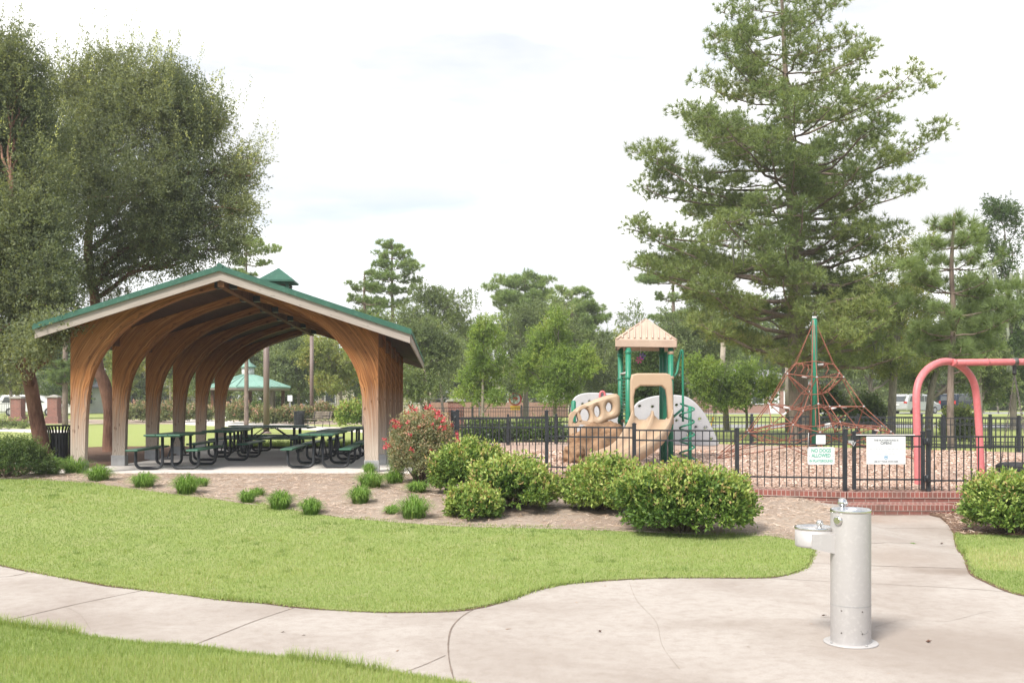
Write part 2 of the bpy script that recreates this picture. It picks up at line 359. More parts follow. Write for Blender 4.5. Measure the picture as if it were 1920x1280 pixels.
# ---------------------------------------------------------------- objects
def link(o, parent=None):
    COL.objects.link(o)
    if parent is not None: o.parent = parent
    return o
def tag(o, label=None, cat=None, group=None, kind=None):
    if label: o['label'] = label
    if cat: o['category'] = cat
    if group: o['group'] = group
    if kind: o['kind'] = kind
    return o
def thing(name, label, cat, loc=(0, 0, 0), rz=0., group=None, scale=None):
    o = bpy.data.objects.new(name, None); o.empty_display_size = .1
    COL.objects.link(o); o.location = loc; o.rotation_euler = (0, 0, rz)
    if scale: o.scale = (scale, scale, scale) if not hasattr(scale, '__len__') else scale
    return tag(o, label, cat, group)
def kids(o): return [c for c in COL.objects if c.parent is o]
def dup(root, loc, rz, label, scale=None):
    r = root.copy(); COL.objects.link(r); r.location = loc; r.rotation_euler = (0, 0, rz); r['label'] = label
    if scale: r.scale = (scale, scale, scale) if not hasattr(scale, '__len__') else scale
    for ch in kids(root):
        c = ch.copy(); COL.objects.link(c); c.parent = r
        for g in kids(ch):
            d = g.copy(); COL.objects.link(d); d.parent = c
    return r

class MB:
    def __init__(s): s.v = []; s.f = []; s.uv = None; s.sm = []
    def add(s, vs, fs, smooth=False):
        n = len(s.v); s.v += [tuple(v) for v in vs]
        s.f += [tuple(i + n for i in f) for f in fs]; s.sm += [smooth] * len(fs); return s
    def box(s, c, size, rot=None, bev=0.):
        hx, hy, hz_ = size[0] / 2, size[1] / 2, size[2] / 2
        if bev > 0:
            bm = bmesh.new(); bmesh.ops.create_cube(bm, size=1)
            for v in bm.verts: v.co = Vector((v.co.x * size[0], v.co.y * size[1], v.co.z * size[2]))
            bmesh.ops.bevel(bm, geom=list(bm.edges), offset=bev, segments=2, affect='EDGES', profile=.5)
            bm.verts.index_update()
            vs = [v.co.copy() for v in bm.verts]; fs = [[v.index for v in f.verts] for f in bm.faces]; bm.free()
        else:
            vs = [Vector((x * hx, y * hy, z * hz_)) for z in (-1, 1) for y in (-1, 1) for x in (-1, 1)]
            fs = [(0, 2, 3, 1), (4, 5, 7, 6), (0, 1, 5, 4), (2, 6, 7, 3), (0, 4, 6, 2), (1, 3, 7, 5)]
        if rot is not None: vs = [rot @ v for v in vs]
        c = Vector(c); return s.add([v + c for v in vs], fs)
    def bar(s, a, b, w, h, up=Vector((0, 0, 1))):
        a, b = Vector(a), Vector(b); d = b - a; l = d.length; d.normalize()
        sd_ = d.cross(up)
        if sd_.length < 1e-4: sd_ = d.cross(Vector((1, 0, 0)))
        sd_.normalize(); u = sd_.cross(d)
        m = Matrix((sd_, d, u)).transposed()
        return s.box((a + b) / 2, (w, l, h), m)
    def tube(s, pts, r, n=8, cap=True, closed=False):
        pts = [Vector(p) for p in pts]; k = len(pts)
        rs = r if hasattr(r, '__len__') else [r] * k
        vs = []; prev = None
        for i, p in enumerate(pts):
            if closed: d = pts[(i + 1) % k] - pts[i - 1]
            else: d = (pts[min(i + 1, k - 1)] - pts[max(i - 1, 0)])
            if d.length < 1e-9: d = Vector((0, 0, 1))
            d.normalize()
            if prev is None:
                x = d.cross(Vector((0, 0, 1)))
                if x.length < .05: x = d.cross(Vector((1, 0, 0)))
            else: x = prev - d * prev.dot(d)
            x.normalize(); prev = x; y = d.cross(x)
            for j in range(n):
                a = 2 * PI * j / n; vs.append(p + (x * math.cos(a) + y * math.sin(a)) * rs[i])
        fs = []
        for i in range(k if closed else k - 1):
            i2 = (i + 1) % k
            for j in range(n):
                fs.append((i * n + j, i * n + (j + 1) % n, i2 * n + (j + 1) % n, i2 * n + j))
        s.add(vs, fs, True)
        if cap and not closed:
            n0 = len(s.v) - len(vs)
            s.f.append(tuple(n0 + j for j in reversed(range(n)))); s.f.append(tuple(n0 + (k - 1) * n + j for j in range(n))); s.sm += [False, False]
        return s
    def lathe(s, prof, n=24, c=(0, 0, 0), cap=True):
        vs = []; c = Vector(c)
        for r, z in prof:
            for j in range(n):
                a = 2 * PI * j / n; vs.append(c + Vector((r * math.cos(a), r * math.sin(a), z)))
        fs = [(i * n + j, i * n + (j + 1) % n, (i + 1) * n + (j + 1) % n, (i + 1) * n + j) for i in range(len(prof) - 1) for j in range(n)]
        s.add(vs, fs, True)
        if cap:
            n0 = len(s.v) - len(vs); k = len(prof)
            s.f.append(tuple(n0 + j for j in reversed(range(n)))); s.f.append(tuple(n0 + (k - 1) * n + j for j in range(n))); s.sm += [False, False]
        return s
    def blob(s, c, rad, seed=0, amp=.2, freq=1.5, sub=3, sq=1.):
        bm = bmesh.new(); bmesh.ops.create_icosphere(bm, subdivisions=sub, radius=1)
        vs = []
        for v in bm.verts:
            p = v.co.copy(); k = 1 + amp * noise.noise(p * freq + Vector((seed * 7.1, seed * 3.3, 0))) + amp * .4 * noise.noise(p * freq * 3 + Vector((seed, 0, 0)))
            vs.append(Vector((p.x * rad[0] * k, p.y * rad[1] * k, p.z * rad[2] * k)) + Vector(c))
        fs = [[v.index for v in f.verts] for f in bm.faces]; bm.free()
        return s.add(vs, fs, True)
    def build(s, name, mat, parent=None, uv=None):
        me = bpy.data.meshes.new(name); me.from_pydata(s.v, [], s.f); me.update()
        me.polygons.foreach_set('use_smooth', s.sm)
        if uv == 'box':
            u = me.uv_layers.new(name='UVMap'); vv = me.vertices
            for p in me.polygons:
                nn = p.normal
                for li in p.loop_indices:
                    co = vv[me.loops[li].vertex_index].co
                    if abs(nn.z) > .7: u.data[li].uv = (co.x, co.y)
                    elif abs(nn.x) > abs(nn.y): u.data[li].uv = (co.y, co.z)
                    else: u.data[li].uv = (co.x, co.z)
        elif uv is not None:
            u = me.uv_layers.new(name='UVMap')
            for l in me.loops: u.data[l.index].uv = uv[l.vertex_index]
        me.materials.append(M[mat] if isinstance(mat, str) else mat)
        return link(bpy.data.objects.new(name, me), parent)

def fast(name, verts, faces, mat, parent=None, rnd=None, smooth=False):
    """one mesh from numpy arrays; faces is (n,k)"""
    verts = np.ascontiguousarray(verts, dtype=np.float32); faces = np.ascontiguousarray(faces, dtype=np.int32)
    me = bpy.data.meshes.new(name); n, k = faces.shape
    me.vertices.add(len(verts)); me.vertices.foreach_set('co', verts.ravel())
    me.loops.add(n * k); me.loops.foreach_set('vertex_index', faces.ravel())
    me.polygons.add(n); me.polygons.foreach_set('loop_start', np.arange(0, n * k, k, dtype=np.int32))
    me.polygons.foreach_set('loop_total', np.full(n, k, dtype=np.int32))
    if rnd is not None:
        a = me.attributes.new('rnd', 'FLOAT', 'POINT'); a.data.foreach_set('value', np.ascontiguousarray(rnd, dtype=np.float32))
    me.update(); me.validate()
    if smooth: me.polygons.foreach_set('use_smooth', [True] * n)
    me.materials.append(M[mat] if isinstance(mat, str) else mat)
    return link(bpy.data.objects.new(name, me), parent)

def unit(a): return a / np.maximum(np.linalg.norm(a, axis=-1, keepdims=True), 1e-9)
def leaves(pts, dirs, L_, W_, rs, shade=None, upb=.35):
    """rhombic leaves at pts pointing along dirs; returns verts, faces, rnd"""
    n = len(pts); d = unit(dirs)
    nrm = unit(rs.normal(size=(n, 3)) + np.array([0, 0, upb * 2]))
    side = unit(np.cross(d, nrm)); L_ = np.asarray(L_) * rs.uniform(.7, 1.3, n); W_ = np.asarray(W_) * rs.uniform(.7, 1.25, n)
    L3 = L_[:, None]; W3 = W_[:, None]
    bend = np.cross(side, d) * L3 * .12
    v = np.stack([pts, pts + d * L3 * .45 + side * W3 / 2 + bend, pts + d * L3, pts + d * L3 * .45 - side * W3 / 2 + bend], 1).reshape(-1, 3)
    f = np.arange(n * 4).reshape(n, 4)
    r = rs.uniform(0, 1, n) ** 1.2 if shade is None else np.clip(shade + rs.normal(0, .16, n), 0, 1)
    return v, f, np.repeat(r, 4)
class Noise3:
    def __init__(s, rs, freq, n=9):
        s.k = unit(rs.normal(size=(n, 3))) * freq * rs.uniform(.5, 1.6, (n, 1)); s.p = rs.uniform(0, 6.28, n)
    def __call__(s, x): return np.sin(x @ s.k.T + s.p).mean(1)
def blobs_points(blobs, n, rs, shell=.45):
    """points in a union of ellipsoids (c, r), biased outward; returns pts, outward dirs"""
    vol = np.array([b[1][0] * b[1][1] * b[1][2] for b in blobs]) ** .75; vol = vol / vol.sum()
    idx = rs.choice(len(blobs), n, p=vol)
    c = np.array([b[0] for b in blobs], float)[idx]; r = np.array([b[1] for b in blobs], float)[idx]
    d = unit(rs.normal(size=(n, 3))); q = rs.uniform(0, 1, n) ** shell
    off = d * q[:, None] * r
    return c + off, unit(d / r), q
def subblobs(blobs, m, size, rs, flat=.75):
    """break each big ellipsoid into smaller leaf masses sitting on and in it"""
    out = []
    for c, r in blobs:
        r = np.array(r); k = max(3, int(m * (r.prod() ** (1 / 3)) / 1.5 + .5)) if m < 0 else m
        d = unit(rs.normal(size=(k, 3))); q = rs.uniform(.1, 1, k) ** .45
        for i in range(k):
            s_ = size * rs.uniform(.55, 1.25); out.append((tuple(np.array(c) + d[i] * q[i] * r * (1 - s_ * .6)), tuple(np.array([r.mean() * s_ * 1.15, r.mean() * s_ * 1.15, r.mean() * s_ * flat]))))
    return out
def sprays(pts, out, rs, per, slen, leaf, lw, up=.3, rnd=.7, freq=.8, sh=None, tight=.10):
    """a twig with `per` leaves at every point"""
    n = len(pts)
    ax = unit(out * .8 + np.array([0, 0, up]) + rs.normal(size=(n, 3)) * rnd * .6)
    t = rs.uniform(0, 1, (n, per)); ln = (slen * rs.uniform(.6, 1.3, n))[:, None]
    p = pts[:, None, :] + ax[:, None, :] * (t * ln)[..., None] + rs.normal(size=(n, per, 3)) * slen * tight
    d = unit(ax[:, None, :] * .7 + rs.normal(size=(n, per, 3)) * .6)
    p = p.reshape(-1, 3); d = d.reshape(-1, 3)
    nn = Noise3(rs, freq)
    shade = .42 + .55 * nn(p) if sh is None else np.repeat(sh, per)
    return leaves(p, d, leaf, lw, rs, shade)
def tufts(pts, ax, rs, per, length, width, shade, spread=.75):
    """needle tufts: thin triangles fanning round an axis"""
    n = len(pts)
    d = unit(ax[:, None, :] * 1. + rs.normal(size=(n, per, 3)) * spread).reshape(-1, 3)
    p = np.repeat(pts, per, 0) - d * length * .05
    L_ = length * rs.uniform(.65, 1.15, n * per)[:, None]
    side = unit(np.cross(d, rs.normal(size=d.shape))) * width / 2
    v = np.stack([p - side, p + side, p + d * L_], 1).reshape(-1, 3)
    f = np.arange(n * per * 3).reshape(-1, 3)
    r = np.clip(np.repeat(shade, per) + rs.normal(0, .14, n * per), 0, 1)
    return v, f, np.repeat(r, 3)
def merge(parts):
    V = []; F = []; Rr = []; o = 0
    for v, f, r in parts:
        V.append(v); F.append(f + o); Rr.append(r); o += len(v)
    return np.concatenate(V), np.concatenate(F), np.concatenate(Rr)
def in_poly(x, y, poly):
    x = np.asarray(x); y = np.asarray(y); ins = np.zeros(x.shape, bool); n = len(poly); j = n - 1
    for i in range(n):
        xi, yi = poly[i]; xj, yj = poly[j]
        c = ((yi > y) != (yj > y)) & (x < (xj - xi) * (y - yi) / ((yj - yi) or 1e-12) + xi)
        ins ^= c; j = i
    return ins
def smooth_line(pts, step=.25, closed=True):
    """Catmull-Rom through 2D points"""
    n = len(pts); out = []
    rng = range(n) if closed else range(n - 1)
    for i in rng:
        p0, p1, p2, p3 = (pts[(i - 1) % n] if closed else pts[max(i - 1, 0)]), pts[i], pts[(i + 1) % n], (pts[(i + 2) % n] if closed else pts[min(i + 2, n - 1)])
        l = math.dist(p1, p2); k = max(1, int(l / step))
        for j in range(k):
            t = j / k
            out.append(tuple(.5 * (2 * p1[a] + (p2[a] - p0[a]) * t + (2 * p0[a] - 5 * p1[a] + 4 * p2[a] - p3[a]) * t * t + (3 * p1[a] - p0[a] - 3 * p2[a] + p3[a]) * t ** 3) for a in (0, 1)))
    if not closed: out.append(pts[-1])
    return out
def sheet(name, poly, up, mat, grid=.6, skirt=.06, parent=None, fn=None, rough=0., holes=None):
    """a ground sheet cut to a polygon, following the terrain"""
    fn = fn or hgt
    poly = [tuple(p) for p in poly]
    xs = [p[0] for p in poly]; ys = [p[1] for p in poly]
    gx, gy = np.meshgrid(np.arange(min(xs), max(xs), grid), np.arange(min(ys), max(ys), grid)); gx = gx.ravel(); gy = gy.ravel()
    gx = gx + np.random.RandomState(1).uniform(-.01, .01, gx.shape)
    ins = in_poly(gx, gy, poly)
    pts = [Vector(p) for p in poly] + [Vector((float(a), float(b))) for a, b in zip(gx[ins], gy[ins])]
    ne = len(poly)
    vs, es, fs, *_ = delaunay_2d_cdt(pts, [(i, (i + 1) % ne) for i in range(ne)], [], 1, 1e-5)
    fs = [f for f in fs]
    X = np.array([v[0] for v in vs]); Y = np.array([v[1] for v in vs]); Z = fn(X, Y) + up
    if rough:
        Z = Z + np.array([rough * (.5 + noise.noise(Vector((a * 1.7, b * 1.7, 3)))) for a, b in zip(X, Y)])
    mb = MB(); mb.add(np.stack([X, Y, Z], 1).tolist(), [tuple(f) if (vs[f[1]] - vs[f[0]]).cross(vs[f[2]] - vs[f[0]]) > 0 else tuple(reversed(f)) for f in fs], True)
    if skirt:
        b = len(mb.v)
        for (a, c) in poly:
            z = float(fn(a, c)) + up
            if rough: z += rough * (.5 + noise.noise(Vector((a * 1.7, c * 1.7, 3))))
            mb.v.append((a, c, z)); mb.v.append((a, c, z - skirt))
        for i in range(ne):
            j = (i + 1) % ne
            mb.f.append((b + 2 * i, b + 2 * i + 1, b + 2 * j + 1, b + 2 * j)); mb.sm.append(False)
    return mb.build(name, mat, parent)
def plate(name, outlines, thick, bev, mat, parent=None, mtx=None, res=4, cyclic=True):
    """filled 2D outlines (first the rim, then holes) in the x-z plane, given thickness along y"""
    cu = bpy.data.curves.new('c', 'CURVE'); cu.dimensions = '2D'; cu.fill_mode = 'BOTH'
    cu.offset = -bev; cu.extrude = max(1e-4, thick / 2 - bev); cu.bevel_depth = bev; cu.bevel_resolution = 2
    for ol in outlines:
        sp = cu.splines.new('POLY'); sp.points.add(len(ol) - 1)
        for i, p in enumerate(ol): sp.points[i].co = (p[0], p[1], 0, 1)
        sp.use_cyclic_u = True
    tmp = bpy.data.objects.new('tmp', cu); COL.objects.link(tmp)
    dg = bpy.context.evaluated_depsgraph_get()
    me = bpy.data.meshes.new_from_object(tmp.evaluated_get(dg)); bpy.data.objects.remove(tmp); bpy.data.curves.remove(cu)
    me.name = name
    rot = Matrix(((1, 0, 0, 0), (0, 0, -1, 0), (0, 1, 0, 0), (0, 0, 0, 1)))
    me.transform((mtx if mtx is not None else Matrix()) @ rot)
    me.materials.clear(); me.materials.append(M[mat])
    return link(bpy.data.objects.new(name, me), parent)
def text(name, body, size, mat, parent, loc, width=None, rot=(R(90), 0, 0), align='CENTER', depth=.001):
    cu = bpy.data.curves.new('t', 'FONT'); cu.body = body; cu.size = size; cu.align_x = align; cu.align_y = 'CENTER'; cu.extrude = depth; cu.offset = size * .022
    tmp = bpy.data.objects.new('tmp', cu); COL.objects.link(tmp)
    dg = bpy.context.evaluated_depsgraph_get()
    me = bpy.data.meshes.new_from_object(tmp.evaluated_get(dg)); bpy.data.objects.remove(tmp); bpy.data.curves.remove(cu)
    if width:
        xs = [v.co.x for v in me.vertices]; k = width / (max(xs) - min(xs)); me.transform(Matrix.Diagonal((k, 1, 1, 1)))
    me.materials.clear(); me.materials.append(M[mat])
    o = link(bpy.data.objects.new(name, me), parent); o.location = loc; o.rotation_euler = rot
    return o
def ell(cx, cz, rx, rz, n=20, a0=0.):
    return [(cx + rx * math.cos(a0 + 2 * PI * i / n), cz + rz * math.sin(a0 + 2 * PI * i / n)) for i in range(n)]
def curve3(pts, n=8):
    """Catmull-Rom through 3D points"""
    pts = [Vector(p) for p in pts]; out = []; k = len(pts)
    for i in range(k - 1):
        p0, p1, p2, p3 = pts[max(i - 1, 0)], pts[i], pts[i + 1], pts[min(i + 2, k - 1)]
        for j in range(n):
            t = j / n; out.append(.5 * (2 * p1 + (p2 - p0) * t + (2 * p0 - 5 * p1 + 4 * p2 - p3) * t * t + (3 * p1 - p0 - 3 * p2 + p3) * t ** 3))
    out.append(pts[-1]); return out
# ================================================================ THE SETTING
def pxy(L_, up=0.): return [(lambda q: (q.x, q.y))(G(a, b, up)) for a, b in L_]
# ground to the horizon
def axis(a, b, fine0, fine1, fs, cs):
    o = []; x = a
    while x < b:
        o.append(x); x += fs if fine0 <= x < fine1 else cs
    return o + [b]
xs = axis(-240, 240, -16, 17, .4, 6); ys = [-60] + axis(-6, 170, 4, 40, .4, 3) + [230, 320, 480]
xs = [-420] + xs + [420]
gx, gy = np.meshgrid(xs, ys)
gz = hgt(gx, gy)
nx = len(xs); ny = len(ys)
fi = np.arange(nx * ny).reshape(ny, nx)
F4 = np.stack([fi[:-1, :-1], fi[:-1, 1:], fi[1:, 1:], fi[1:, :-1]], -1).reshape(-1, 4)
tag(fast('ground', np.stack([gx, gy, gz], -1).reshape(-1, 3), F4, 'field', smooth=True), kind='structure')

low_edge = [(-400, 1165), (-150, 1170), (0, 1177), (50, 1185), (100, 1190), (165, 1201), (215, 1209), (280, 1214), (350, 1219), (400, 1225), (450, 1232), (525, 1240), (600, 1250), (675, 1260), (750, 1270), (800, 1279), (900, 1300), (1050, 1350), (1150, 1410)]
mid_low = [(-400, 985), (-150, 1035), (0, 1062), (50, 1073), (125, 1087), (200, 1099), (270, 1109), (350, 1119), (425, 1129), (500, 1135), (550, 1141), (625, 1147), (700, 1151), (780, 1152), (850, 1148), (895, 1142), (960, 1126), (1000, 1111), (1060, 1098), (1120, 1092), (1200, 1088), (1300, 1086), (1400, 1086), (1450, 1084), (1490, 1077), (1510, 1066), (1520, 1050), (1525, 1035), (1518, 1018), (1497, 1009)]
mid_top = [(1440, 1006), (1380, 1005), (1300, 1003), (1200, 999), (1100, 995), (1000, 992), (900, 989), (800, 984), (700, 977), (650, 972), (600, 965), (550, 957), (500, 950), (450, 944), (400, 936), (350, 930), (300, 924), (250, 917), (200, 911), (150, 906), (100, 903), (50, 901), (0, 900), (-200, 896), (-500, 893)]
r_left = [(2300, 1185), (2100, 1150), (1990, 1130), (1920, 1118), (1885, 1108), (1858, 1096), (1831, 1081), (1822, 1066), (1813, 1048), (1801, 1028), (1796, 1006)]
LOW = pxy(low_edge); MIDL = pxy(mid_low); MIDT = pxy(mid_top); RL = pxy(r_left)
def sm(L_, step=.12): return smooth_line(L_, step, False)
lowS, midlS, midtS, rlS = sm(LOW), sm(MIDL), sm(MIDT, .3), sm(RL)
jit = random.Random(3)
def ragged(L_, a=.02): return [(x + jit.uniform(-a, a), y + jit.uniform(-a, a)) for x, y in L_]
LAWN_F = [(-14, 2.0)] + [(-14, lowS[0][1])] + ragged(lowS) + [(lowS[-1][0], 2.0)]
LAWN_M = ragged(midlS) + midtS
rt = pxy([(2400, 1006), (2100, 1005), (1920, 1004), (1850, 1004)])
LAWN_R = ragged(rlS) + list(reversed(rt)) + [(16, 9)]
tag(sheet('lawn', LAWN_M, .03, 'lawn', .5, .06), kind='structure')
tag(sheet('lawn', LAWN_F, .03, 'lawn', .5, .06), kind='structure')
tag(sheet('lawn', LAWN_R, .03, 'lawn', .5, .06), kind='structure')
# concrete path: from the left, round the lawn and up to the steps
up_l = pxy([(1518, 1018), (1535, 1003), (1556, 984), (1570, 968)]); up_r = pxy([(1741, 967), (1768, 972), (1783, 985), (1796, 1006)])
PATH = [(-14, 1.5), (-14, MIDL[0][1] + .4)] + [(x, y + .08) for x, y in midlS[:-3]] + up_l + [(up_l[-1][0], 16.72), (up_r[0][0], 16.72)] + up_r + list(reversed(rlS)) + [(rlS[0][0] + .1, 1.5)]
path = tag(sheet('path', PATH, .014, 'concrete', .4, .02), kind='structure')
def strip(a_px, w_=.012, up=.0165):
    L_ = smooth_line(pxy(a_px), .1, False); jj = random.Random(int(a_px[0][0]))
    v = []; f = []
    for i, (x, y) in enumerate(L_):
        x2, y2 = L_[min(i + 1, len(L_) - 1)]; x1, y1 = L_[max(i - 1, 0)]
        dx, dy = x2 - x1, y2 - y1; l = math.hypot(dx, dy) or 1; nx_, ny_ = -dy / l, dx / l; ww = w_ * jj.uniform(.6, 1.3) / 2
        for s_ in (-1, 1): v.append((x + nx_ * ww * s_, y + ny_ * ww * s_, hz(x, y) + up))
        if i: f.append((2 * i - 2, 2 * i - 1, 2 * i + 1, 2 * i))
    MB().add(v, f).build('joint', 'joint', path)
strip([(-20, 1174), (60, 1156), (160, 1133), (270, 1110)])
strip([(352, 1217), (410, 1194), (480, 1168), (552, 1142)])
strip([(895, 1143), (868, 1158), (848, 1180), (841, 1205), (842, 1240), (850, 1275), (856, 1300)])
strip([(-40, 1087), (20, 1083), (52, 1076)])
strip([(835, 1235), (790, 1252), (740, 1272)], .006)
strip([(1541, 991), (1640, 990), (1720, 992), (1789, 994)])
strip([(1528, 1020), (1640, 1020), (1720, 1022), (1800, 1025)])
strip([(1520, 1058), (1640, 1063), (1740, 1067), (1822, 1070)])
strip([(1430, 1087), (1560, 1093), (1700, 1100), (1800, 1106), (1900, 1114)], .009)
strip([(1180, 1095), (1195, 1130), (1230, 1170), (1242, 1215), (1275, 1262)], .0025)
strip([(1640, 1180), (1700, 1165), (1770, 1170), (1860, 1150), (1925, 1152)], .0025)
strip([(120, 1140), (150, 1155), (170, 1185)], .002)
def soil_edge(line, side, seed):
    r_ = random.Random(seed); v = []; f = []; L_ = line
    for i, (x, y) in enumerate(L_):
        x2, y2 = L_[min(i + 1, len(L_) - 1)]; x1, y1 = L_[max(i - 1, 0)]; dx, dy = x2 - x1, y2 - y1; l = math.hypot(dx, dy) or 1; nx_, ny_ = -dy / l * side, dx / l * side
        w1 = .012 + .05 * max(0, noise.noise(Vector((x * 1.3, y * 1.3, seed))) + .15) + r_.uniform(0, .012)
        v.append((x - nx_ * .06, y - ny_ * .06, hz(x, y) + .0185)); v.append((x + nx_ * w1, y + ny_ * w1, hz(x, y) + .0185))
        if i: f.append((2 * i - 2, 2 * i - 1, 2 * i + 1, 2 * i))
    MB().add(v, f).build('edge_soil', 'soil', path)
soil_edge(midlS, -1, 2); soil_edge(rlS, -1, 5); soil_edge(lowS, 1, 7)
# mulch beds
BED = [(-12.5, hzz) for hzz in (13.2, 20.3)] + [(-9.6, 20.2), (-9.05, 19.72), (-2.4, 20.1), (-1.8, 19.6), (-1.1, 19.15)] + [(x, y - .02) for x, y in FENCE[1:5]] + [(6.0, 16.75)] + [(x + .1, y) for x, y in reversed(up_l)] + [(up_l[0][0], up_l[0][1] - .25)] + [(x, y - .12) for x, y in midtS]
tag(sheet('mulch_bed', BED, .022, 'bed', .3, .03, rough=.035), kind='structure')
BED_R = [(up_r[0][0] - .05, 16.72)] + [(x - .05, y) for x, y in up_r[1:]] + [(x, y - .15) for x, y in reversed(rt)] + [(16, 16.95), (7.0, 16.9)]
tag(sheet('mulch_bed', BED_R, .022, 'soil', .3, .03, rough=.04), kind='structure')
tag(sheet('mulch_bed', smooth_line([(-13.5, 22), (-9.4, 21), (-9.6, 30), (-10.6, 33.5), (-14.5, 31)], .5), .02, 'soil', .5, .03, rough=.03), kind='structure')
# playground surface
PLAY = [(-1.2, 19.05)] + [(x, y + .1) for x, y in FENCE[:-1]] + [(19, 17.1), (19, 24), (13.5, 27), (9, 31), (5, 34.5), (-1, 34.5), (-1.6, 27)]
tag(sheet('playground_surface', PLAY, .0, 'chips', .5, .05, fn=zplay, rough=.03), kind='structure')
# roads behind
tag(sheet('road', [(-8, 52), (60, 52), (60, 58.5), (-8, 58.5)], .02, 'road', 3, .03), kind='structure')
tag(sheet('road', [(16, 88), (80, 91), (80, 99), (16, 96)], .02, 'road', 3, .03), kind='structure')
def bgpath(pts, nm='path'):
    tag(sheet(nm, smooth_line(pts, .6), .02, 'slab', 1.5, .03), kind='structure')
bgpath([(on(375, 58).x, 58), (on(600, 50).x, 50), (on(700, 47).x, 47), (on(700, 52).x, 52), (on(600, 56).x, 56), (on(430, 64).x, 66), (on(340, 70).x, 72), (on(330, 62).x, 62)])
bgpath([(-38, 57), (-27, 50), (-22, 47), (-21.5, 49), (-27, 53), (-34, 60), (-40, 74), (-43, 74)])
# pine straw round the far hedges
bgst = tag(sheet('mulch_bed', smooth_line([(-45, 63), (-20, 60.5), (-8, 60), (-6, 66), (-20, 70), (-45, 72)], 1.5), .015, 'bed', 2, .02), kind='structure')

# ---------------------------------------------------------------- grass blades
def in_any(x, y): return in_poly(x, y, LAWN_M) | in_poly(x, y, LAWN_F) | in_poly(x, y, LAWN_R)
def blades(poly, y0, y1, dens, hgt_, wid, seed, out):
    rs = np.random.RandomState(seed)
    xs_ = [p[0] for p in poly]; x0, x1 = min(xs_), max(xs_)
    lim = .56 * y1 + .5; x0, x1 = max(x0, -lim), min(x1, lim)
    if x1 <= x0: return
    n = int((x1 - x0) * (y1 - y0) * dens)
    if n < 5: return
    x = rs.uniform(x0, x1, n); y = rs.uniform(y0, y1, n)
    k = in_poly(x, y, poly) & (np.abs(x) < .53 * y + .4); x = x[k]; y = y[k]; n = len(x)
    if n < 5: return
    nn = Noise3(rs, 2.2); nb = Noise3(rs, .5)
    p3 = np.stack([x, y, np.zeros(n)], 1); s1 = nn(p3); s2 = nb(p3)
    ang = rs.uniform(0, 2 * PI, n); lean = rs.uniform(.1, .75, n)
    H_ = hgt_ * rs.uniform(.55, 1.25, n) * (1 + .5 * s1)
    d = np.stack([np.cos(ang) * lean, np.sin(ang) * lean, np.ones(n)], 1)
    z = hgt(x, y) + .026
    b = np.stack([x, y, z], 1); side = np.stack([-np.sin(ang), np.cos(ang), np.zeros(n)], 1) * (wid * rs.uniform(.6, 1.3, n))[:, None] / 2
    tip = b + unit(d) * H_[:, None]
    v = np.stack([b - side, b + side, tip], 1).reshape(-1, 3)
    f = np.arange(n * 3).reshape(-1, 3)
    r = np.clip(.45 + .55 * s1 * .6 + .45 * s2 + rs.normal(0, .17, n), 0, 1)
    out.append((v, f, np.repeat(r, 3)))
def grass(poly, bands, seed):
    out = []
    for i, (a, b, de, h_, w_) in enumerate(bands): blades(poly, a, b, de, h_, w_, seed + i, out)
    o = fast('grass', *merge(out)[:2], 'blade', rnd=merge(out)[2]); return o
tag(grass(LAWN_F, [(5.8, 7.2, 9500, .05, .0038), (7.2, 8.6, 8000, .048, .0042)], 5), 'short green grass on the front lawn strip', kind='stuff')
tag(grass(LAWN_M, [(8, 9.5, 5200, .034, .0055), (9.5, 11, 4200, .034, .006), (11, 13, 3000, .034, .0075), (13, 15.5, 2000, .034, .009), (15.5, 19.5, 1300, .034, .011)], 15), 'short green grass on the main lawn', kind='stuff')
tag(grass(LAWN_R, [(9, 11, 4200, .034, .006), (11, 13, 3000, .034, .0075), (13, 15.5, 2000, .034, .009)], 25), 'short green grass on the lawn by the steps', kind='stuff')
# coarser tufts standing above the lawn here and there
def wild(poly, n, seed, y0, y1):
    rs = np.random.RandomState(seed); x = rs.uniform(-11, 9, n); y = rs.uniform(y0, y1, n); k = in_poly(x, y, poly) & (np.abs(x) < .53 * y) & (Noise3(rs, 1.1)(np.stack([x, y, x * 0], 1)) > .0); x, y = x[k], y[k]; m = 34
    R_ = rs.uniform(.02, .07, len(x)); X = np.repeat(x, m) + rs.normal(0, 1, len(x) * m) * np.repeat(R_, m); Y = np.repeat(y, m) + rs.normal(0, 1, len(x) * m) * np.repeat(R_, m); kk = in_poly(X, Y, poly); X, Y = X[kk], Y[kk]; N_ = len(X)
    a = rs.uniform(0, 2 * PI, N_); le = rs.uniform(.3, 1.2, N_); b = np.stack([X, Y, hgt(X, Y) + .025], 1); d = unit(np.stack([np.cos(a) * le, np.sin(a) * le, np.ones(N_)], 1)); s_ = np.stack([-np.sin(a), np.cos(a), a * 0], 1) * (.0022 * Y / 8)[:, None]
    tone = np.repeat(rs.uniform(0, .9, len(x)), m)[kk]
    v = np.stack([b - s_, b + s_, b + d * (rs.uniform(.03, .075, N_))[:, None]], 1).reshape(-1, 3); return v, np.arange(N_ * 3).reshape(-1, 3), np.repeat(np.clip(tone + rs.normal(0, .1, N_), 0, 1), 3)
wl = merge([wild(LAWN_M, 1500, 61, 8, 18), wild(LAWN_F, 420, 62, 6, 8.6), wild(LAWN_R, 300, 63, 9, 15)])
tag(fast('grass', wl[0], wl[1], 'blade', rnd=wl[2]), 'coarser weedy tufts scattered over the lawns', kind='stuff')
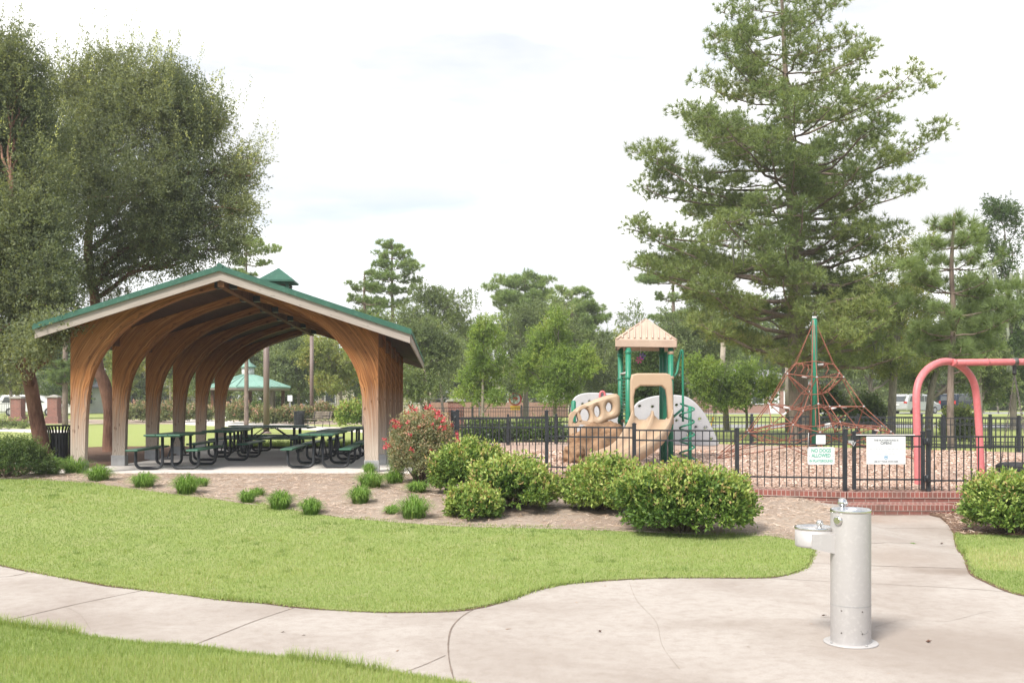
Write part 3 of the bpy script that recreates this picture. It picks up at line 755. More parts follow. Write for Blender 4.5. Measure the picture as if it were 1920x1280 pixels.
# longer fringe hanging over the path edges
def fringe(line, n_per, h_, seed, nm_label):
    rs = np.random.RandomState(seed); L_ = np.array(line); seg = np.linalg.norm(np.diff(L_, axis=0), axis=1); cum = np.r_[0, seg.cumsum()]
    n = int(cum[-1] * n_per); t = rs.uniform(0, cum[-1], n)
    x = np.interp(t, cum, L_[:, 0]); y = np.interp(t, cum, L_[:, 1])
    nn = Noise3(rs, 1.6); amp = .6 + .8 * (nn(np.stack([x, y, x * 0], 1)) > .05)
    x = x + rs.normal(0, .022, n); y = y + rs.normal(0, .022, n)
    ang = rs.uniform(0, 2 * PI, n); lean = rs.uniform(.3, 1.3, n); H_ = h_ * rs.uniform(.4, 1.2, n) * amp
    d = unit(np.stack([np.cos(ang) * lean, np.sin(ang) * lean, np.ones(n)], 1)); b = np.stack([x, y, hgt(x, y) + .015], 1)
    side = np.stack([-np.sin(ang), np.cos(ang), ang * 0], 1) * .0035 * (y[:, None] / 8)
    v = np.stack([b - side, b + side, b + d * H_[:, None]], 1).reshape(-1, 3)
    return v, np.arange(n * 3).reshape(-1, 3), np.repeat(np.clip(rs.normal(.5, .2, n), 0, 1), 3)
fr = merge([fringe([p for p in lowS if p[1] > 5], 1100, .085, 1, ''), fringe(midlS, 420, .055, 2, ''), fringe(rlS, 420, .055, 3, ''), fringe(midtS, 240, .045, 4, '')])
tag(fast('grass', fr[0], fr[1], 'blade', rnd=fr[2]), 'longer grass fringe along the lawn edges', kind='stuff')
# loose straw and litter on the bed
rs = np.random.RandomState(9)
def litter(poly, n, L_, W_, mat, label, nm):
    xs_ = [p[0] for p in poly]; ys_ = [p[1] for p in poly]
    x = rs.uniform(max(min(xs_), -11), min(max(xs_), 11), n); y = rs.uniform(min(ys_), max(ys_), n); k = in_poly(x, y, poly); x = x[k]; y = y[k]; n = len(x)
    a = rs.uniform(0, PI, n); l = L_ * rs.uniform(.4, 1.3, n)
    z = hgt(x, y) + .02 + rs.uniform(0, .03, n)
    z = z + np.array([max(0, .035 * (.5 + noise.noise(Vector((p * 1.7, q * 1.7, 3))))) for p, q in zip(x, y)])
    b = np.stack([x, y, z], 1); d = np.stack([np.cos(a), np.sin(a), rs.uniform(-.15, .25, n)], 1) * l[:, None]
    s_ = np.stack([-np.sin(a), np.cos(a), rs.uniform(-.5, .5, n)], 1) * W_ / 2
    v = np.stack([b - s_, b + s_, b + d + s_, b + d - s_], 1).reshape(-1, 3)
    o = fast(nm, v, np.arange(n * 4).reshape(-1, 4), mat, rnd=np.repeat(rs.uniform(0, 1, n), 4)); return tag(o, label, kind='stuff')
M['straw'] = leaf_mat('straw_needles', [(0, (.24, .15, .10)), (.5, (.46, .33, .24)), (.85, (.64, .50, .40)), (1, (.78, .67, .58))], .1)
M['chip'] = leaf_mat('rubber_chip_pieces', [(0, (.38, .23, .17)), (.5, (.58, .41, .32)), (.85, (.66, .51, .42)), (1, (.74, .64, .57))], .05)
litter(BED, 42000, .09, .006, 'straw', 'loose pine straw on the planting bed', 'straw')
litter(BED_R, 9000, .08, .008, 'straw', 'loose straw and soil crumbs by the steps', 'straw')
# twigs, leaf bits and grit on the concrete
def bits(poly, n, L_, W_, y1):
    x = rs.uniform(-6, 7, n); y = 6.2 + rs.uniform(0, 1, n) * (y1 - 6.2); k = in_poly(x, y, poly) & (np.abs(x) < .53 * y); x = x[k]; y = y[k]; n = len(x)
    a = rs.uniform(0, PI, n); b = np.stack([x, y, hgt(x, y) + .0165], 1); d = np.stack([np.cos(a), np.sin(a), rs.uniform(0, .12, n)], 1) * (L_ * rs.uniform(.3, 1.4, n))[:, None]; s_ = np.stack([-np.sin(a), np.cos(a), rs.uniform(0, .3, n)], 1) * W_ / 2
    v = np.stack([b - s_, b + s_, b + d + s_ * .4, b + d - s_ * .4], 1).reshape(-1, 3); return v, np.arange(n * 4).reshape(-1, 4), np.repeat(rs.uniform(0, .5, n), 4)
bt = merge([bits(PATH, 700, .02, .004, 17), bits(PATH, 1600, .006, .005, 14), bits(PATH, 60, .035, .016, 16)])
tag(fast('litter', bt[0], bt[1], 'straw', rnd=bt[2]), 'tiny leaf bits and grit scattered on the concrete path', kind='stuff')
# rubber chips lying on the playground near the fence
n = 52000; x = rs.uniform(-1, 13, n); y = 17.1 + rs.uniform(0, 1, n) ** 1.5 * 11; k = in_poly(x, y, PLAY) & (y > fence_y(x) + .12); x = x[k]; y = y[k]; n = len(x)
ct = np.stack([x, y, zplay(x, y) + .012 + rs.uniform(0, .02, n)], 1); a = rs.uniform(0, PI, n); l = .016 * (y / 17) * rs.uniform(.5, 1.3, n)
u1 = np.stack([np.cos(a), np.sin(a), rs.uniform(-.4, .4, n)], 1) * l[:, None]; u2 = np.stack([-np.sin(a), np.cos(a), rs.uniform(-.7, .7, n)], 1) * l[:, None] * .55
v = np.stack([ct - u1 - u2, ct + u1 - u2, ct + u1 + u2, ct - u1 + u2], 1).reshape(-1, 3)
tag(fast('chippings', v, np.arange(n * 4).reshape(-1, 4), 'chip', rnd=np.repeat(rs.uniform(0, 1, n), 4)), 'loose pinkish tan rubber chips covering the playground', kind='stuff')
# ================================================================ PICNIC PAVILION
SLAB = .5
O = Vector((-8.83, 20.3, SLAB)); WD = 5.93; BAY = 2.56; NB = 5
rv = Vector((.9976, .0694, 0)); dv = Vector((-.0694, .9976, 0)); ROT = math.atan2(rv.y, rv.x)
def L2W(u, v, z=0.): return O + rv * u + dv * v + Vector((0, 0, z))
# slab
SL = [L2W(u, v) for u, v in ((-1.15, -.72), (6.75, -.72), (6.75, 13.6), (-1.15, 13.6))]
mb = MB(); mb.box((0, 0, -.13), (7.9, 14.32, .26), None, .012)
so = mb.build('floor_slab', 'slab'); so.location = L2W(2.8, 6.44, 0); so.rotation_euler = (0, 0, ROT); tag(so, kind='structure')
pav = thing('picnic_pavilion', 'open timber picnic pavilion with curved laminated arches, green metal roof and cupola', 'pavilion', O, ROT)
ICX = [(.135, 0), (.15, .5), (.165, 1.04), (.205, 1.57), (.285, 1.98), (.43, 2.31), (.61, 2.58), (.84, 2.84), (1.14, 3.09), (1.44, 3.28), (1.81, 3.46), (2.22, 3.62), (2.6, 3.735), (2.965, 3.82)]
SLP = .329
def ztop(u): return 2.88 + (u + .55) * SLP      # underside of the roof boards
inner = smooth_line(ICX, .06, False); inner = [p for p in inner if p[1] >= .24]; inner[0] = (.14, .24)
def arclen(L_):
    a = [0]
    for i in range(1, len(L_)): a.append(a[-1] + math.dist(L_[i], L_[i - 1]))
    return a
outer_c = [(-.135, .24), (-.135, ztop(-.135)), (2.965, ztop(2.965))]
def half_arch(side):
    ia = arclen(inner); oa = arclen(outer_c); T = .19; NI, NK = 46, 5
    uvs = []; mb = MB()
    ksplit = oa[1] / oa[-1]; isp = .50
    for vf in (-T / 2, T / 2):
        for i in range(NI + 1):
            t = i / NI; ti = t
            to = (t / isp) * ksplit if t < isp else ksplit + (t - isp) / (1 - isp) * (1 - ksplit)
            a = ti * ia[-1]; p = (np.interp(a, ia, [q[0] for q in inner]), np.interp(a, ia, [q[1] for q in inner]))
            b = to * oa[-1]; o_ = (np.interp(b, oa, [q[0] for q in outer_c]), np.interp(b, oa, [q[1] for q in outer_c]))
            for k in range(NK + 1):
                f = k / NK; x = p[0] * (1 - f) + o_[0] * f; z = p[1] * (1 - f) + o_[1] * f
                dist = min(math.dist((x, z), q) for q in inner[::2])
                xx = x if side < 0 else WD - x
                mb.v.append((xx, vf, z)); uvs.append((dist + (3.3 if side > 0 else 0) + .0001, a * .8 + vf * 3))
    n1 = (NI + 1) * (NK + 1)
    def idx(s_, i, k): return s_ * n1 + i * (NK + 1) + k
    for i in range(NI):
        for k in range(NK):
            mb.f.append((idx(0, i, k), idx(0, i, k + 1), idx(0, i + 1, k + 1), idx(0, i + 1, k))); mb.sm.append(False)
            mb.f.append((idx(1, i, k), idx(1, i + 1, k), idx(1, i + 1, k + 1), idx(1, i, k + 1))); mb.sm.append(False)
    def side_strip(k, off):
        b0 = len(mb.v)
        for i in range(NI + 1):
            for s_ in (0, 1):
                q = mb.v[idx(s_, i, k)]; mb.v.append(q); uvs.append((off + s_ * T, uvs[idx(s_, i, k)][1]))
        for i in range(NI):
            mb.f.append((b0 + 2 * i, b0 + 2 * i + 1, b0 + 2 * i + 3, b0 + 2 * i + 2)); mb.sm.append(True)
    side_strip(0, 7.0); side_strip(NK, 9.0)
    return mb, uvs
proto = {}
for s_ in (-1, 1):
    mbh, uvh = half_arch(s_); ob = mbh.build('arch_column', 'glulam', None, uvh); proto[s_] = ob.data
    bpy.data.objects.remove(ob)
bm_ = MB(); bm_.box((0, 0, .12), (.31, .25, .24), None, .008)
for sx in (-1, 1):
    for zz in (.06, .17): bm_.tube([(sx * .09, -.13, zz), (sx * .09, .13, zz)], .014, 6)
sh_me = None
for i in range(NB + 1):
    for s_ in (-1, 1):
        c = bpy.data.objects.new('arch_column', proto[s_]); link(c, pav); c.location = (0, i * BAY, 0)
        if sh_me is None:
            sh = bm_.build('base_shoe', 'galv', c); sh_me = sh.data
        else: sh = link(bpy.data.objects.new('base_shoe', sh_me), c)
        sh.location = (0 if s_ < 0 else WD, 0, 0)
    br = MB(); br.box((2.965, 0, ztop(2.965) - .20), (.46, .215, .13)); 
    for dx in (-.17, .17): br.tube([(2.965 + dx, -.125, ztop(2.965) - .2), (2.965 + dx, .125, ztop(2.965) - .2)], .02, 6)
    br.build('apex_bracket', 'blackmetal', pav).location = (0, i * BAY, 0)
V0, V1 = -.62, 5 * BAY + .6
UL, UR, UC = -.60, 6.72, 2.965
def slope_box(mb, u0, u1, v0, v1, z_off, th):
    """slab parallel to the roof between u0 and u1"""
    z = lambda u: (ztop(u) if u <= UC else ztop(2 * UC - u)) + z_off
    vs = []
    for u in (u0, u1):
        for v in (v0, v1):
            for k in (0, th): vs.append((u, v, z(u) + k))
    mb.add(vs, [(0, 4, 6, 2), (1, 3, 7, 5), (0, 1, 5, 4), (2, 6, 7, 3), (0, 2, 3, 1), (4, 5, 7, 6)])
# boards (underside) - one part, seams run along the building
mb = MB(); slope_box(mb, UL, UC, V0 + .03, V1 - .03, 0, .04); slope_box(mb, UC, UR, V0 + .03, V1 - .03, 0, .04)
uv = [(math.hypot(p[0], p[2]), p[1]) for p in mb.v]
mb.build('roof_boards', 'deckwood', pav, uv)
mb = MB(); slope_box(mb, UL - .05, UC, V0 - .05, V1 + .05, .045, .05); slope_box(mb, UC, UR + .05, V0 - .05, V1 + .05, .045, .05)
v = V0 - .03
while v < V1 + .06:
    for (a, b) in ((UL - .05, UC), (UC, UR + .05)): slope_box(mb, a, b, v - .014, v + .014, .096, .035)
    v += .4063
# turned-down metal edge
for (a, b) in ((UL - .05, UC), (UC, UR + .05)): slope_box(mb, a, b, V0 - .075, V0 - .051, .015, .08)
mb.tube([(UC, V0 - .07, ztop(UC) + .11), (UC, V1 + .07, ztop(UC) + .11)], .06, 8)
mb.build('metal_roof', 'greenmetal', pav)
for vv in (V0, V1):
    mb = MB(); slope_box(mb, UL - .02, UC, vv - .025, vv + .02, -.165, .185); slope_box(mb, UC, UR + .02, vv - .025, vv + .02, -.165, .185)
    mb.build('gable_fascia', 'fascia', pav, [(p[2] + abs(p[0] - UC) * SLP, p[0]) for p in mb.v])
for uu in (UL, UR):
    zz = ztop(UL) if uu < 0 else ztop(2 * UC - UR)
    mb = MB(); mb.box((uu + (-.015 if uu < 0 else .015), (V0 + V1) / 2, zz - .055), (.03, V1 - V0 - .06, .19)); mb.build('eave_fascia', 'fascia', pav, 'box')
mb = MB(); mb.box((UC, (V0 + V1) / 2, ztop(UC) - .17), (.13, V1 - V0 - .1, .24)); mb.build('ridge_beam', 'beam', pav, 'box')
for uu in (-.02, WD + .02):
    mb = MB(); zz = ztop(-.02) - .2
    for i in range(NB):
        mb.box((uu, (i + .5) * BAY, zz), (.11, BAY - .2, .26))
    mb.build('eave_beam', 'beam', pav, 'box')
# cupola
mb = MB(); cu_v = 6.5; cz = ztop(UC) + .05
mb.box((UC, cu_v, cz + .30), (.62, .62, .62)); cup = mb.build('cupola', 'greenmetal', pav)
mb = MB(); h0 = cz + .6
vs = [(UC + sx * .47, cu_v + sy * .47, h0) for sx, sy in ((-1, -1), (1, -1), (1, 1), (-1, 1))] + [(UC + sx * .47, cu_v + sy * .47, h0 + .05) for sx, sy in ((-1, -1), (1, -1), (1, 1), (-1, 1))] + [(UC, cu_v, h0 + .42)]
mb.add(vs, [(3, 2, 1, 0), (0, 1, 5, 4), (1, 2, 6, 5), (2, 3, 7, 6), (3, 0, 4, 7), (4, 5, 8), (5, 6, 8), (6, 7, 8), (7, 4, 8)])
mb.build('cupola_roof', 'greenmetal', cup)
for sx, sy in ((0, -1), (1, 0)):
    mb = MB()
    for k in range(6):
        z = cz + .2 + k * .065
        if sx == 0: mb.box((UC, cu_v - .325, z), (.46, .03, .03), Matrix.Rotation(.5, 3, 'X'))
        else: mb.box((UC + .325, cu_v, z), (.03, .46, .03), Matrix.Rotation(-.5, 3, 'Y'))
    mb.build('louvre', 'deckwood', cup, 'box')

# ================================================================ PICNIC TABLES
def make_table(label, group):
    t = thing('picnic_table', label, 'picnic table', group=group)
    mb = MB()
    for k in range(3): mb.box(((k - 1) * .254, 0, .745), (.246, 2.42, .036), None, .012)
    for y in (-1.05, 0, 1.05): mb.box((0, y, .718), (.70, .05, .02))
    mb.build('table_top', 'tablegreen', t)
    for s_ in (-1, 1):
        mb = MB(); mb.box((s_ * .62, 0, .43), (.26, 2.42, .042), None, .014); mb.build('bench_seat', 'tablegreen', t)
    r = .032
    for y in (-.78, .78):
        for s_ in (-1, 1):
            pts = [(s_ * .66, .41)] + [(s_ * .66, .16)]
            for k in range(1, 8): a = PI / 2 * k / 7; pts.append((s_ * (.66 - .12 * (1 - math.cos(a))), .16 - .12 * math.sin(a)))
            for k in range(0, 8): a = PI / 2 * k / 7; pts.append((s_ * (.22 - .12 * math.sin(a) + .0), .04 + .12 * (1 - math.cos(a))))
            pts.append((s_ * .10, .71))
            MB().tube([(p[0], y, p[1]) for p in pts], r, 10).build('leg', 'blackmetal', t)
        MB().tube([(0, y, .70), (0, y, .30), (0, 0, .30)][:1] + [(-.10, y, .40), (.10, y, .40)], .02, 8).build('crosspiece', 'blackmetal', t) if False else None
        s2 = 1 if y > 0 else -1
        MB().tube([(0, y, .24), (0, s2 * .12, .71)], .016, 8).build('brace', 'blackmetal', t)
        mb = MB(); mb.tube([(-.12, y, .24), (.12, y, .24)], .018, 8); mb.tube([(-.64, y, .405), (.64, y, .405)], .018, 8) if False else None; mb.build('crossbar', 'blackmetal', t)
    return t
TG = 'green picnic tables under the pavilion'
tb = make_table('green picnic table closest to the first left arch column, bench ends facing out', TG)
def tab_at(px, Yn, dz=0, rz=ROT, c=None):
    """table whose near end is centred on column px at distance Yn"""
    x = (px - 960) / FPX * Yn; p = Vector((x, Yn, SLAB)) + dv * 1.21
    return p
tb.location = tab_at(303, 20.85); tb.rotation_euler = (0, 0, ROT)
dup(tb, tab_at(407, 24.3), ROT, 'green picnic table standing second in the left row, behind the front left one')
dup(tb, tab_at(440, 27.9), ROT, 'green picnic table third in the left row, mostly hidden by tables before it')
dup(tb, Vector(((512 - 960) / FPX * 29.2, 29.2, SLAB)), ROT + PI / 2, 'green picnic table turned sideways across the middle of the pavilion, cross braces visible')
dup(tb, tab_at(592, 21.35), ROT, 'green picnic table at the front of the right row, near the right arch column')
dup(tb, tab_at(622, 24.5), ROT, 'green picnic table second in the right row, behind the front right one')
dup(tb, tab_at(664, 27.6), ROT, 'green picnic table last in the right row, partly behind the right arch column')
dup(tb, Vector(((505 - 960) / FPX * 31.6, 31.6, SLAB)), ROT + PI / 2, 'green picnic table turned sideways at the pavilion far end, behind the other sideways one')

# light poles behind the pavilion
def light_pole(label, px, Y, h, r):
    b = on(px, Y); t = thing('light_pole', label, 'light pole', b, group='brown light poles behind the pavilion')
    MB().lathe([(r, 0), (r * .95, h)], 20).build('pole', 'polebrown', t)
    MB().lathe([(r * 1.7, 0), (r * 1.7, .05), (r * 1.15, .10)], 16).build('base_plate', 'polebrown', t)
    MB().lathe([(.05, h), (.24, h + .1), (.3, h + .2), (.2, h + .34), (.03, h + .42)], 16).build('lamp_head', 'blackmetal', t)
light_pole('thicker brown light pole seen through the pavilion between left and middle', 499.5, 46, 5.6, .14)
light_pole('thinner brown light pole seen through the pavilion beside the park bench', 584.5, 68, 6.2, .135)

# trash receptacles
def slat_can(label, p, h, r, flare, rz=0):
    t = thing('trash_can', label, 'trash can', p, rz, 'black slatted trash cans')
    MB().lathe([(r * .82, .06), (r * .82, h * .80)], 24).build('liner', 'darkplastic', t)
    mb = MB(); n = 22
    for i in range(n):
        a = 2 * PI * i / n; c, s_ = math.cos(a), math.sin(a)
        pr = [(r * .98, .05), (r, h * .3), (r, h * .74), (r * 1.03, h * .86), (r * (1 + flare * .5), h * .94), (r * (1 + flare), h)]
        pts = [Vector((q[0] * c, q[0] * s_, q[1])) for q in pr]
        for j in range(len(pts) - 1):
            mb.bar(pts[j], pts[j + 1] + (pts[j + 1] - pts[j]) * .04, .045, .012, Vector((c, s_, 0)))
    mb.build('slats', 'blackmetal', t)
    MB().lathe([(r * .9, 0), (r * .98, .01), (r * .98, .07), (r * .9, .08)], 24).build('base_ring', 'blackmetal', t)
    MB().tube([(r * (1 + flare * .95) * math.cos(2 * PI * i / 32), r * (1 + flare * .95) * math.sin(2 * PI * i / 32), h) for i in range(32)], .018, 6, closed=True).build('rim_ring', 'blackmetal', t)
    return t
slat_can('black flared slatted trash can between tree trunk and first left arch column', on(111, 24.6) + Vector((0, 0, .02)), .88, .25, .30)
slat_can('small black slatted trash can far behind the pavilion next to bench', on(561, 53), .92, .27, .12)
t = thing('park_bench', 'weathered grey slatted park bench beyond the pavilion tables', 'bench', on(597, 55), R(-38))
for k in range(4): pass
mb = MB(); [mb.box((0, -.22 + k * .1, .44), (1.5, .075, .03)) for k in range(5)]; mb.build('seat', 'greywood', t, 'box')
mb = MB(); [mb.box((0, .27 + k * .03, .54 + k * .1), (1.5, .03, .075)) for k in range(4)]; mb.build('backrest', 'greywood', t, 'box')
for x in (-.62, .62):
    mb = MB(); mb.tube([(x, -.25, 0), (x, -.2, .42), (x, .2, .42), (x, .3, .9)], .02, 6); mb.tube([(x, .2, .42), (x, .3, 0)], .02, 6); mb.tube([(x, -.25, .42), (x, -.27, .62), (x, .25, .64)], .018, 6)
    mb.build('leg', 'blackmetal', t)
# ================================================================ WALL, STEPS, FENCES
def wall_box(mb, uvs, a, b, w, z0a, z1a, z0b, z1b, u0=0.):
    """a straight wall piece from a to b (xy), centred, with UVs in metres along and up"""
    a, b = Vector(a), Vector(b); d = (b - a); l = d.length; d.normalize(); n = Vector((-d.y, d.x)) * w / 2
    def q(p, s_, z): return (p.x + n.x * s_, p.y + n.y * s_, z)
    def face(v4, uv4):
        k = len(mb.v); mb.v += v4; uvs.extend(uv4); mb.f.append((k, k + 1, k + 2, k + 3)); mb.sm.append(False)
    face([q(a, -1, z0a), q(b, -1, z0b), q(b, -1, z1b), q(a, -1, z1a)], [(u0, z0a - z1a), (u0 + l, z0b - z1b), (u0 + l, 0), (u0, 0)])
    face([q(b, 1, z0b), q(a, 1, z0a), q(a, 1, z1a), q(b, 1, z1b)], [(u0 + l, z0b - z1b), (u0, z0a - z1a), (u0, 0), (u0 + l, 0)])
    face([q(a, -1, z1a), q(b, -1, z1b), q(b, 1, z1b), q(a, 1, z1a)], [(u0, 0), (u0 + l, 0), (u0 + l, w), (u0, w)])
    face([q(a, 1, z0a), q(a, -1, z0a), q(a, -1, z1a), q(a, 1, z1a)], [(0, z0a - z1a), (w, z0a - z1a), (w, 0), (0, 0)])
    face([q(b, -1, z0b), q(b, 1, z0b), q(b, 1, z1b), q(b, -1, z1b)], [(0, z0b - z1b), (w, z0b - z1b), (w, 0), (0, 0)])
bw = thing('brick_wall', 'low red brick retaining wall under the playground fence', 'wall', (0, 0, 0))
mb = MB(); uvb = []; mc = MB(); uvc = []
wall_pts = [(1.6, 18.05), (2.19, 17.80), (3.92, 17.32), (5.69, 17.0), (7.10, 16.97), (8.93, 16.97), (15, 16.99)]
zt = lambda x: .40 + .19 * (1 - float(sst(x, -1, 5.5))) + .005
for a, b in zip(wall_pts[:-1], wall_pts[1:]):
    wall_box(mb, uvb, a, b, .20, -.1, zt(a[0]) - .105, -.1, zt(b[0]) - .105, a[0])
    wall_box(mc, uvc, a, b, .23, zt(a[0]) - .105, zt(a[0]), zt(b[0]) - .105, zt(b[0]), a[0])
mb.build('brick_course', 'brick', bw, uvb); mc.build('rowlock_cap', 'brickcap', bw, uvc)
st = thing('brick_steps', 'red brick step leading from the concrete path up to the playground gate', 'steps', (0, 0, 0))
for (ya, z1) in ((16.42, .235),):
    mb = MB(); uvb = []; wall_box(mb, uvb, (5.55, ya + .2), (7.28, ya + .2), .44, -.1, z1 - .10, -.1, z1 - .10); mb.build('riser', 'brick', st, uvb)
    mb = MB(); uvb = []; wall_box(mb, uvb, (5.54, ya + .2), (7.29, ya + .2), .46, z1 - .10, z1, z1 - .10, z1); mb.build('tread', 'brickcap', st, uvb)

def fence_panel_mb(mb, a, b, zt_a, h, npk, drop2=.19, up2=.17, pk=.016, zb_off=0.):
    """welded picket panel between two posts: level top at height zt_a"""
    a, b = Vector(a), Vector(b); d = b - a; l = d.length
    for z in (zt_a - .012, zt_a - drop2, zt_a - h + up2):
        mb.bar((a.x, a.y, z), (b.x, b.y, z), .030, .028)
    for i in range(npk):
        p = a + d * ((i + .5) / npk)
        mb.box((p.x, p.y, zt_a - h / 2 - .01), (pk, pk, h - .02), Matrix.Rotation(math.atan2(d.y, d.x), 3, 'Z'))
def post(mb, x, y, z0, z1, w=.064, ang=0.):
    rt_ = Matrix.Rotation(ang, 3, 'Z')
    mb.box((x, y, (z0 + z1) / 2), (w, w, z1 - z0), rt_)
    mb.box((x, y, z1 + .008), (w + .012, w + .012, .016), rt_); 
    k = w / 2; vs = [(x + sx * k, y + sy * k, z1 + .016) for sx, sy in ((-1, -1), (1, -1), (1, 1), (-1, 1))] + [(x, y, z1 + .032)]
    mb.add(vs, [(0, 1, 4), (1, 2, 4), (2, 3, 4), (3, 0, 4)])
def ztop_at(px_y, Y): return EYE - (px_y - HZ) * Y / FPX
ff = thing('playground_fence', 'black metal picket fence along the front of the playground, stepping down towards the gate', 'fence', (0, 0, 0))
tops = [ztop_at(782, 18.85), ztop_at(799.5, 18.25), ztop_at(805.5, 17.6), ztop_at(811.5, 17.2)]
segs = list(zip(FENCE[:4], FENCE[1:5], tops))
for (a, b, z) in segs:
    d = Vector(b) - Vector(a); d.normalize(); A_ = Vector(a) + d * .035; B_ = Vector(b) - d * .035
    mb = MB(); fence_panel_mb(mb, A_, B_, z, .93, 14); mb.build('fence_panel', 'blackmetal', ff)
ptops = [ztop_at(770, 19), ztop_at(771, 18.7), ztop_at(795, 17.85), ztop_at(804, 17.35), ztop_at(806, 17.02)]
for (p, z) in zip(FENCE[:5], ptops):
    mb = MB(); post(mb, p[0], p[1], float(zplay(p[0], p[1])) - .08, z); mb.build('fence_post', 'blackmetal', ff)
gz_ = ztop_at(817, 17.0)
fr_ = thing('playground_fence', 'black metal picket fence on the right of the gate, behind the dark bush', 'fence', (0, 0, 0))
for a, b in (((7.14, 16.98), (8.90, 16.98)), ((8.96, 16.98), (10.73, 17.0)), ((10.79, 17.0), (14.4, 17.0))):
    mb = MB(); fence_panel_mb(mb, a, b, gz_, .93, 14 if b[0] < 12 else 28); mb.build('fence_panel', 'blackmetal', fr_)
for x in (7.10, 8.93, 10.76): mb = MB(); post(mb, x, 16.98, .38, gz_ + .09); mb.build('fence_post', 'blackmetal', fr_)
# return of the fence going back from the front left corner
fl = thing('playground_fence', 'black metal picket fence running back from the corner post behind the rose bush', 'fence', (0, 0, 0))
for k in range(6):
    a = (-1.08 - .12 * k * 1.0, 19.06 + k * 1.8); b = (-1.08 - .12 * (k + 1), 19.06 + (k + 1) * 1.8)
    mb = MB(); fence_panel_mb(mb, a, b, ztop_at(782, 18.85) + .0, .93, 14); mb.build('fence_panel', 'blackmetal', fl)
    mb = MB(); post(mb, b[0], b[1], .5, ztop_at(782, 18.85) + .08); mb.build('fence_post', 'blackmetal', fl)
# gate
gt = thing('playground_gate', 'black metal picket gate at the top of the brick step', 'gate', (0, 0, 0))
mb = MB(); fence_panel_mb(mb, (5.865, 16.965), (7.0, 16.965), gz_ + .01, .92, 9); mb.build('gate_panel', 'blackmetal', gt)
for x in (5.83, 7.0): mb = MB(); post(mb, x, 16.965, gz_ - .91, gz_ + .06, .055); mb.build('gate_stile', 'blackmetal', gt)
for z in (gz_ - .09, gz_ - .72):
    mb = MB(); mb.box((7.045, 16.925, z), (.10, .05, .11), None, .012); mb.tube([(7.05, 16.90, z - .06), (7.05, 16.90, z + .06)], .02, 10); mb.build('hinge', 'blackmetal', gt)
mb = MB(); mb.box((5.765, 16.93, gz_ - .10), (.09, .04, .05), None, .008); mb.tube([(5.75, 16.90, gz_ - .1), (5.79, 16.89, gz_ - .17), (5.83, 16.90, gz_ - .1)], .012, 8); mb.build('latch', 'galv', gt)
mb = MB(); mb.box((6.35, 16.93, gz_ + .022), (1.0, .012, .014)); mb.build('white_tape', 'clip', gt)

# back fences
def long_fence(label, pts, zt_, h, sp=1.83, pkn=15, pk=.018, cat='fence', off=0.):
    f = thing('background_fence', label, 'fence', (0, 0, 0), group='black metal fences behind the playground and lawn')
    for (a, b) in zip(pts[:-1], pts[1:]):
        a2, b2 = Vector(a), Vector(b); n = max(1, round((b2 - a2).length / sp))
        for i in range(n):
            p, q = a2.lerp(b2, i / n), a2.lerp(b2, (i + 1) / n)
            za = hz(p.x, p.y) + h + off; mb = MB(); fence_panel_mb(mb, p, q, za, h - .05, pkn, .19, .17, pk); mb.build('fence_panel', 'blackmetal', f)
            mb = MB(); post(mb, p.x, p.y, hz(p.x, p.y) - .05, za + .06, .075); mb.build('fence_post', 'blackmetal', f)
    return f
long_fence('black picket fence along the right rear edge of the playground behind the swing', [(4.6, 34.8), (9.4, 31.2), (13.8, 27.1), (17.5, 25.3)], 0, .98)
long_fence('black picket fence along the middle rear edge of the playground behind the tower', [(-1.7, 30.5), (4.6, 34.8)], 0, .98)
long_fence('second black picket fence beyond the first one, past the swing frame', [(10.0, 34.6), (14.6, 30.4), (20.5, 27.4)], 0, .98)
long_fence('black picket fence beside the road behind the small trees', [(-4.4, 49.5), (10.2, 49.5)], 0, 1.15, 2.4, 20)
long_fence('black iron fence between the brick pillars on the far left', [(-46, 66), (-31.5, 63.5)], 0, 1.4, 2.4, 16, .02)
long_fence('black iron fence behind the far hedges and the gazebo', [(-27.5, 72), (-12.5, 78)], 0, 1.6, 2.4, 14, .02)
# chain link fence across the road
cf = thing('chain_link_fence', 'grey chain link fence on the far side of the road', 'fence', (0, 0, 0))
for x in np.arange(-8, 11, 3.0):
    z0 = hz(x, 61); MB().tube([(x, 61, z0), (x, 61, z0 + 1.55)], .04, 6).build('fence_post', 'galv', cf)
mb = MB(); mb.tube([(-8, 61, hz(0, 61) + 1.5), (10, 61, hz(0, 61) + 1.5)], .03, 6)
for x in np.arange(-8, 10, .3): mb.tube([(x, 61, hz(0, 61)), (x + .0, 61, hz(0, 61) + 1.5)], .004, 3)
for z in np.arange(.1, 1.5, .3): mb.tube([(-8, 61, hz(0, 61) + z), (10, 61, hz(0, 61) + z)], .004, 3)
mb.build('mesh_and_rail', 'galv', cf)

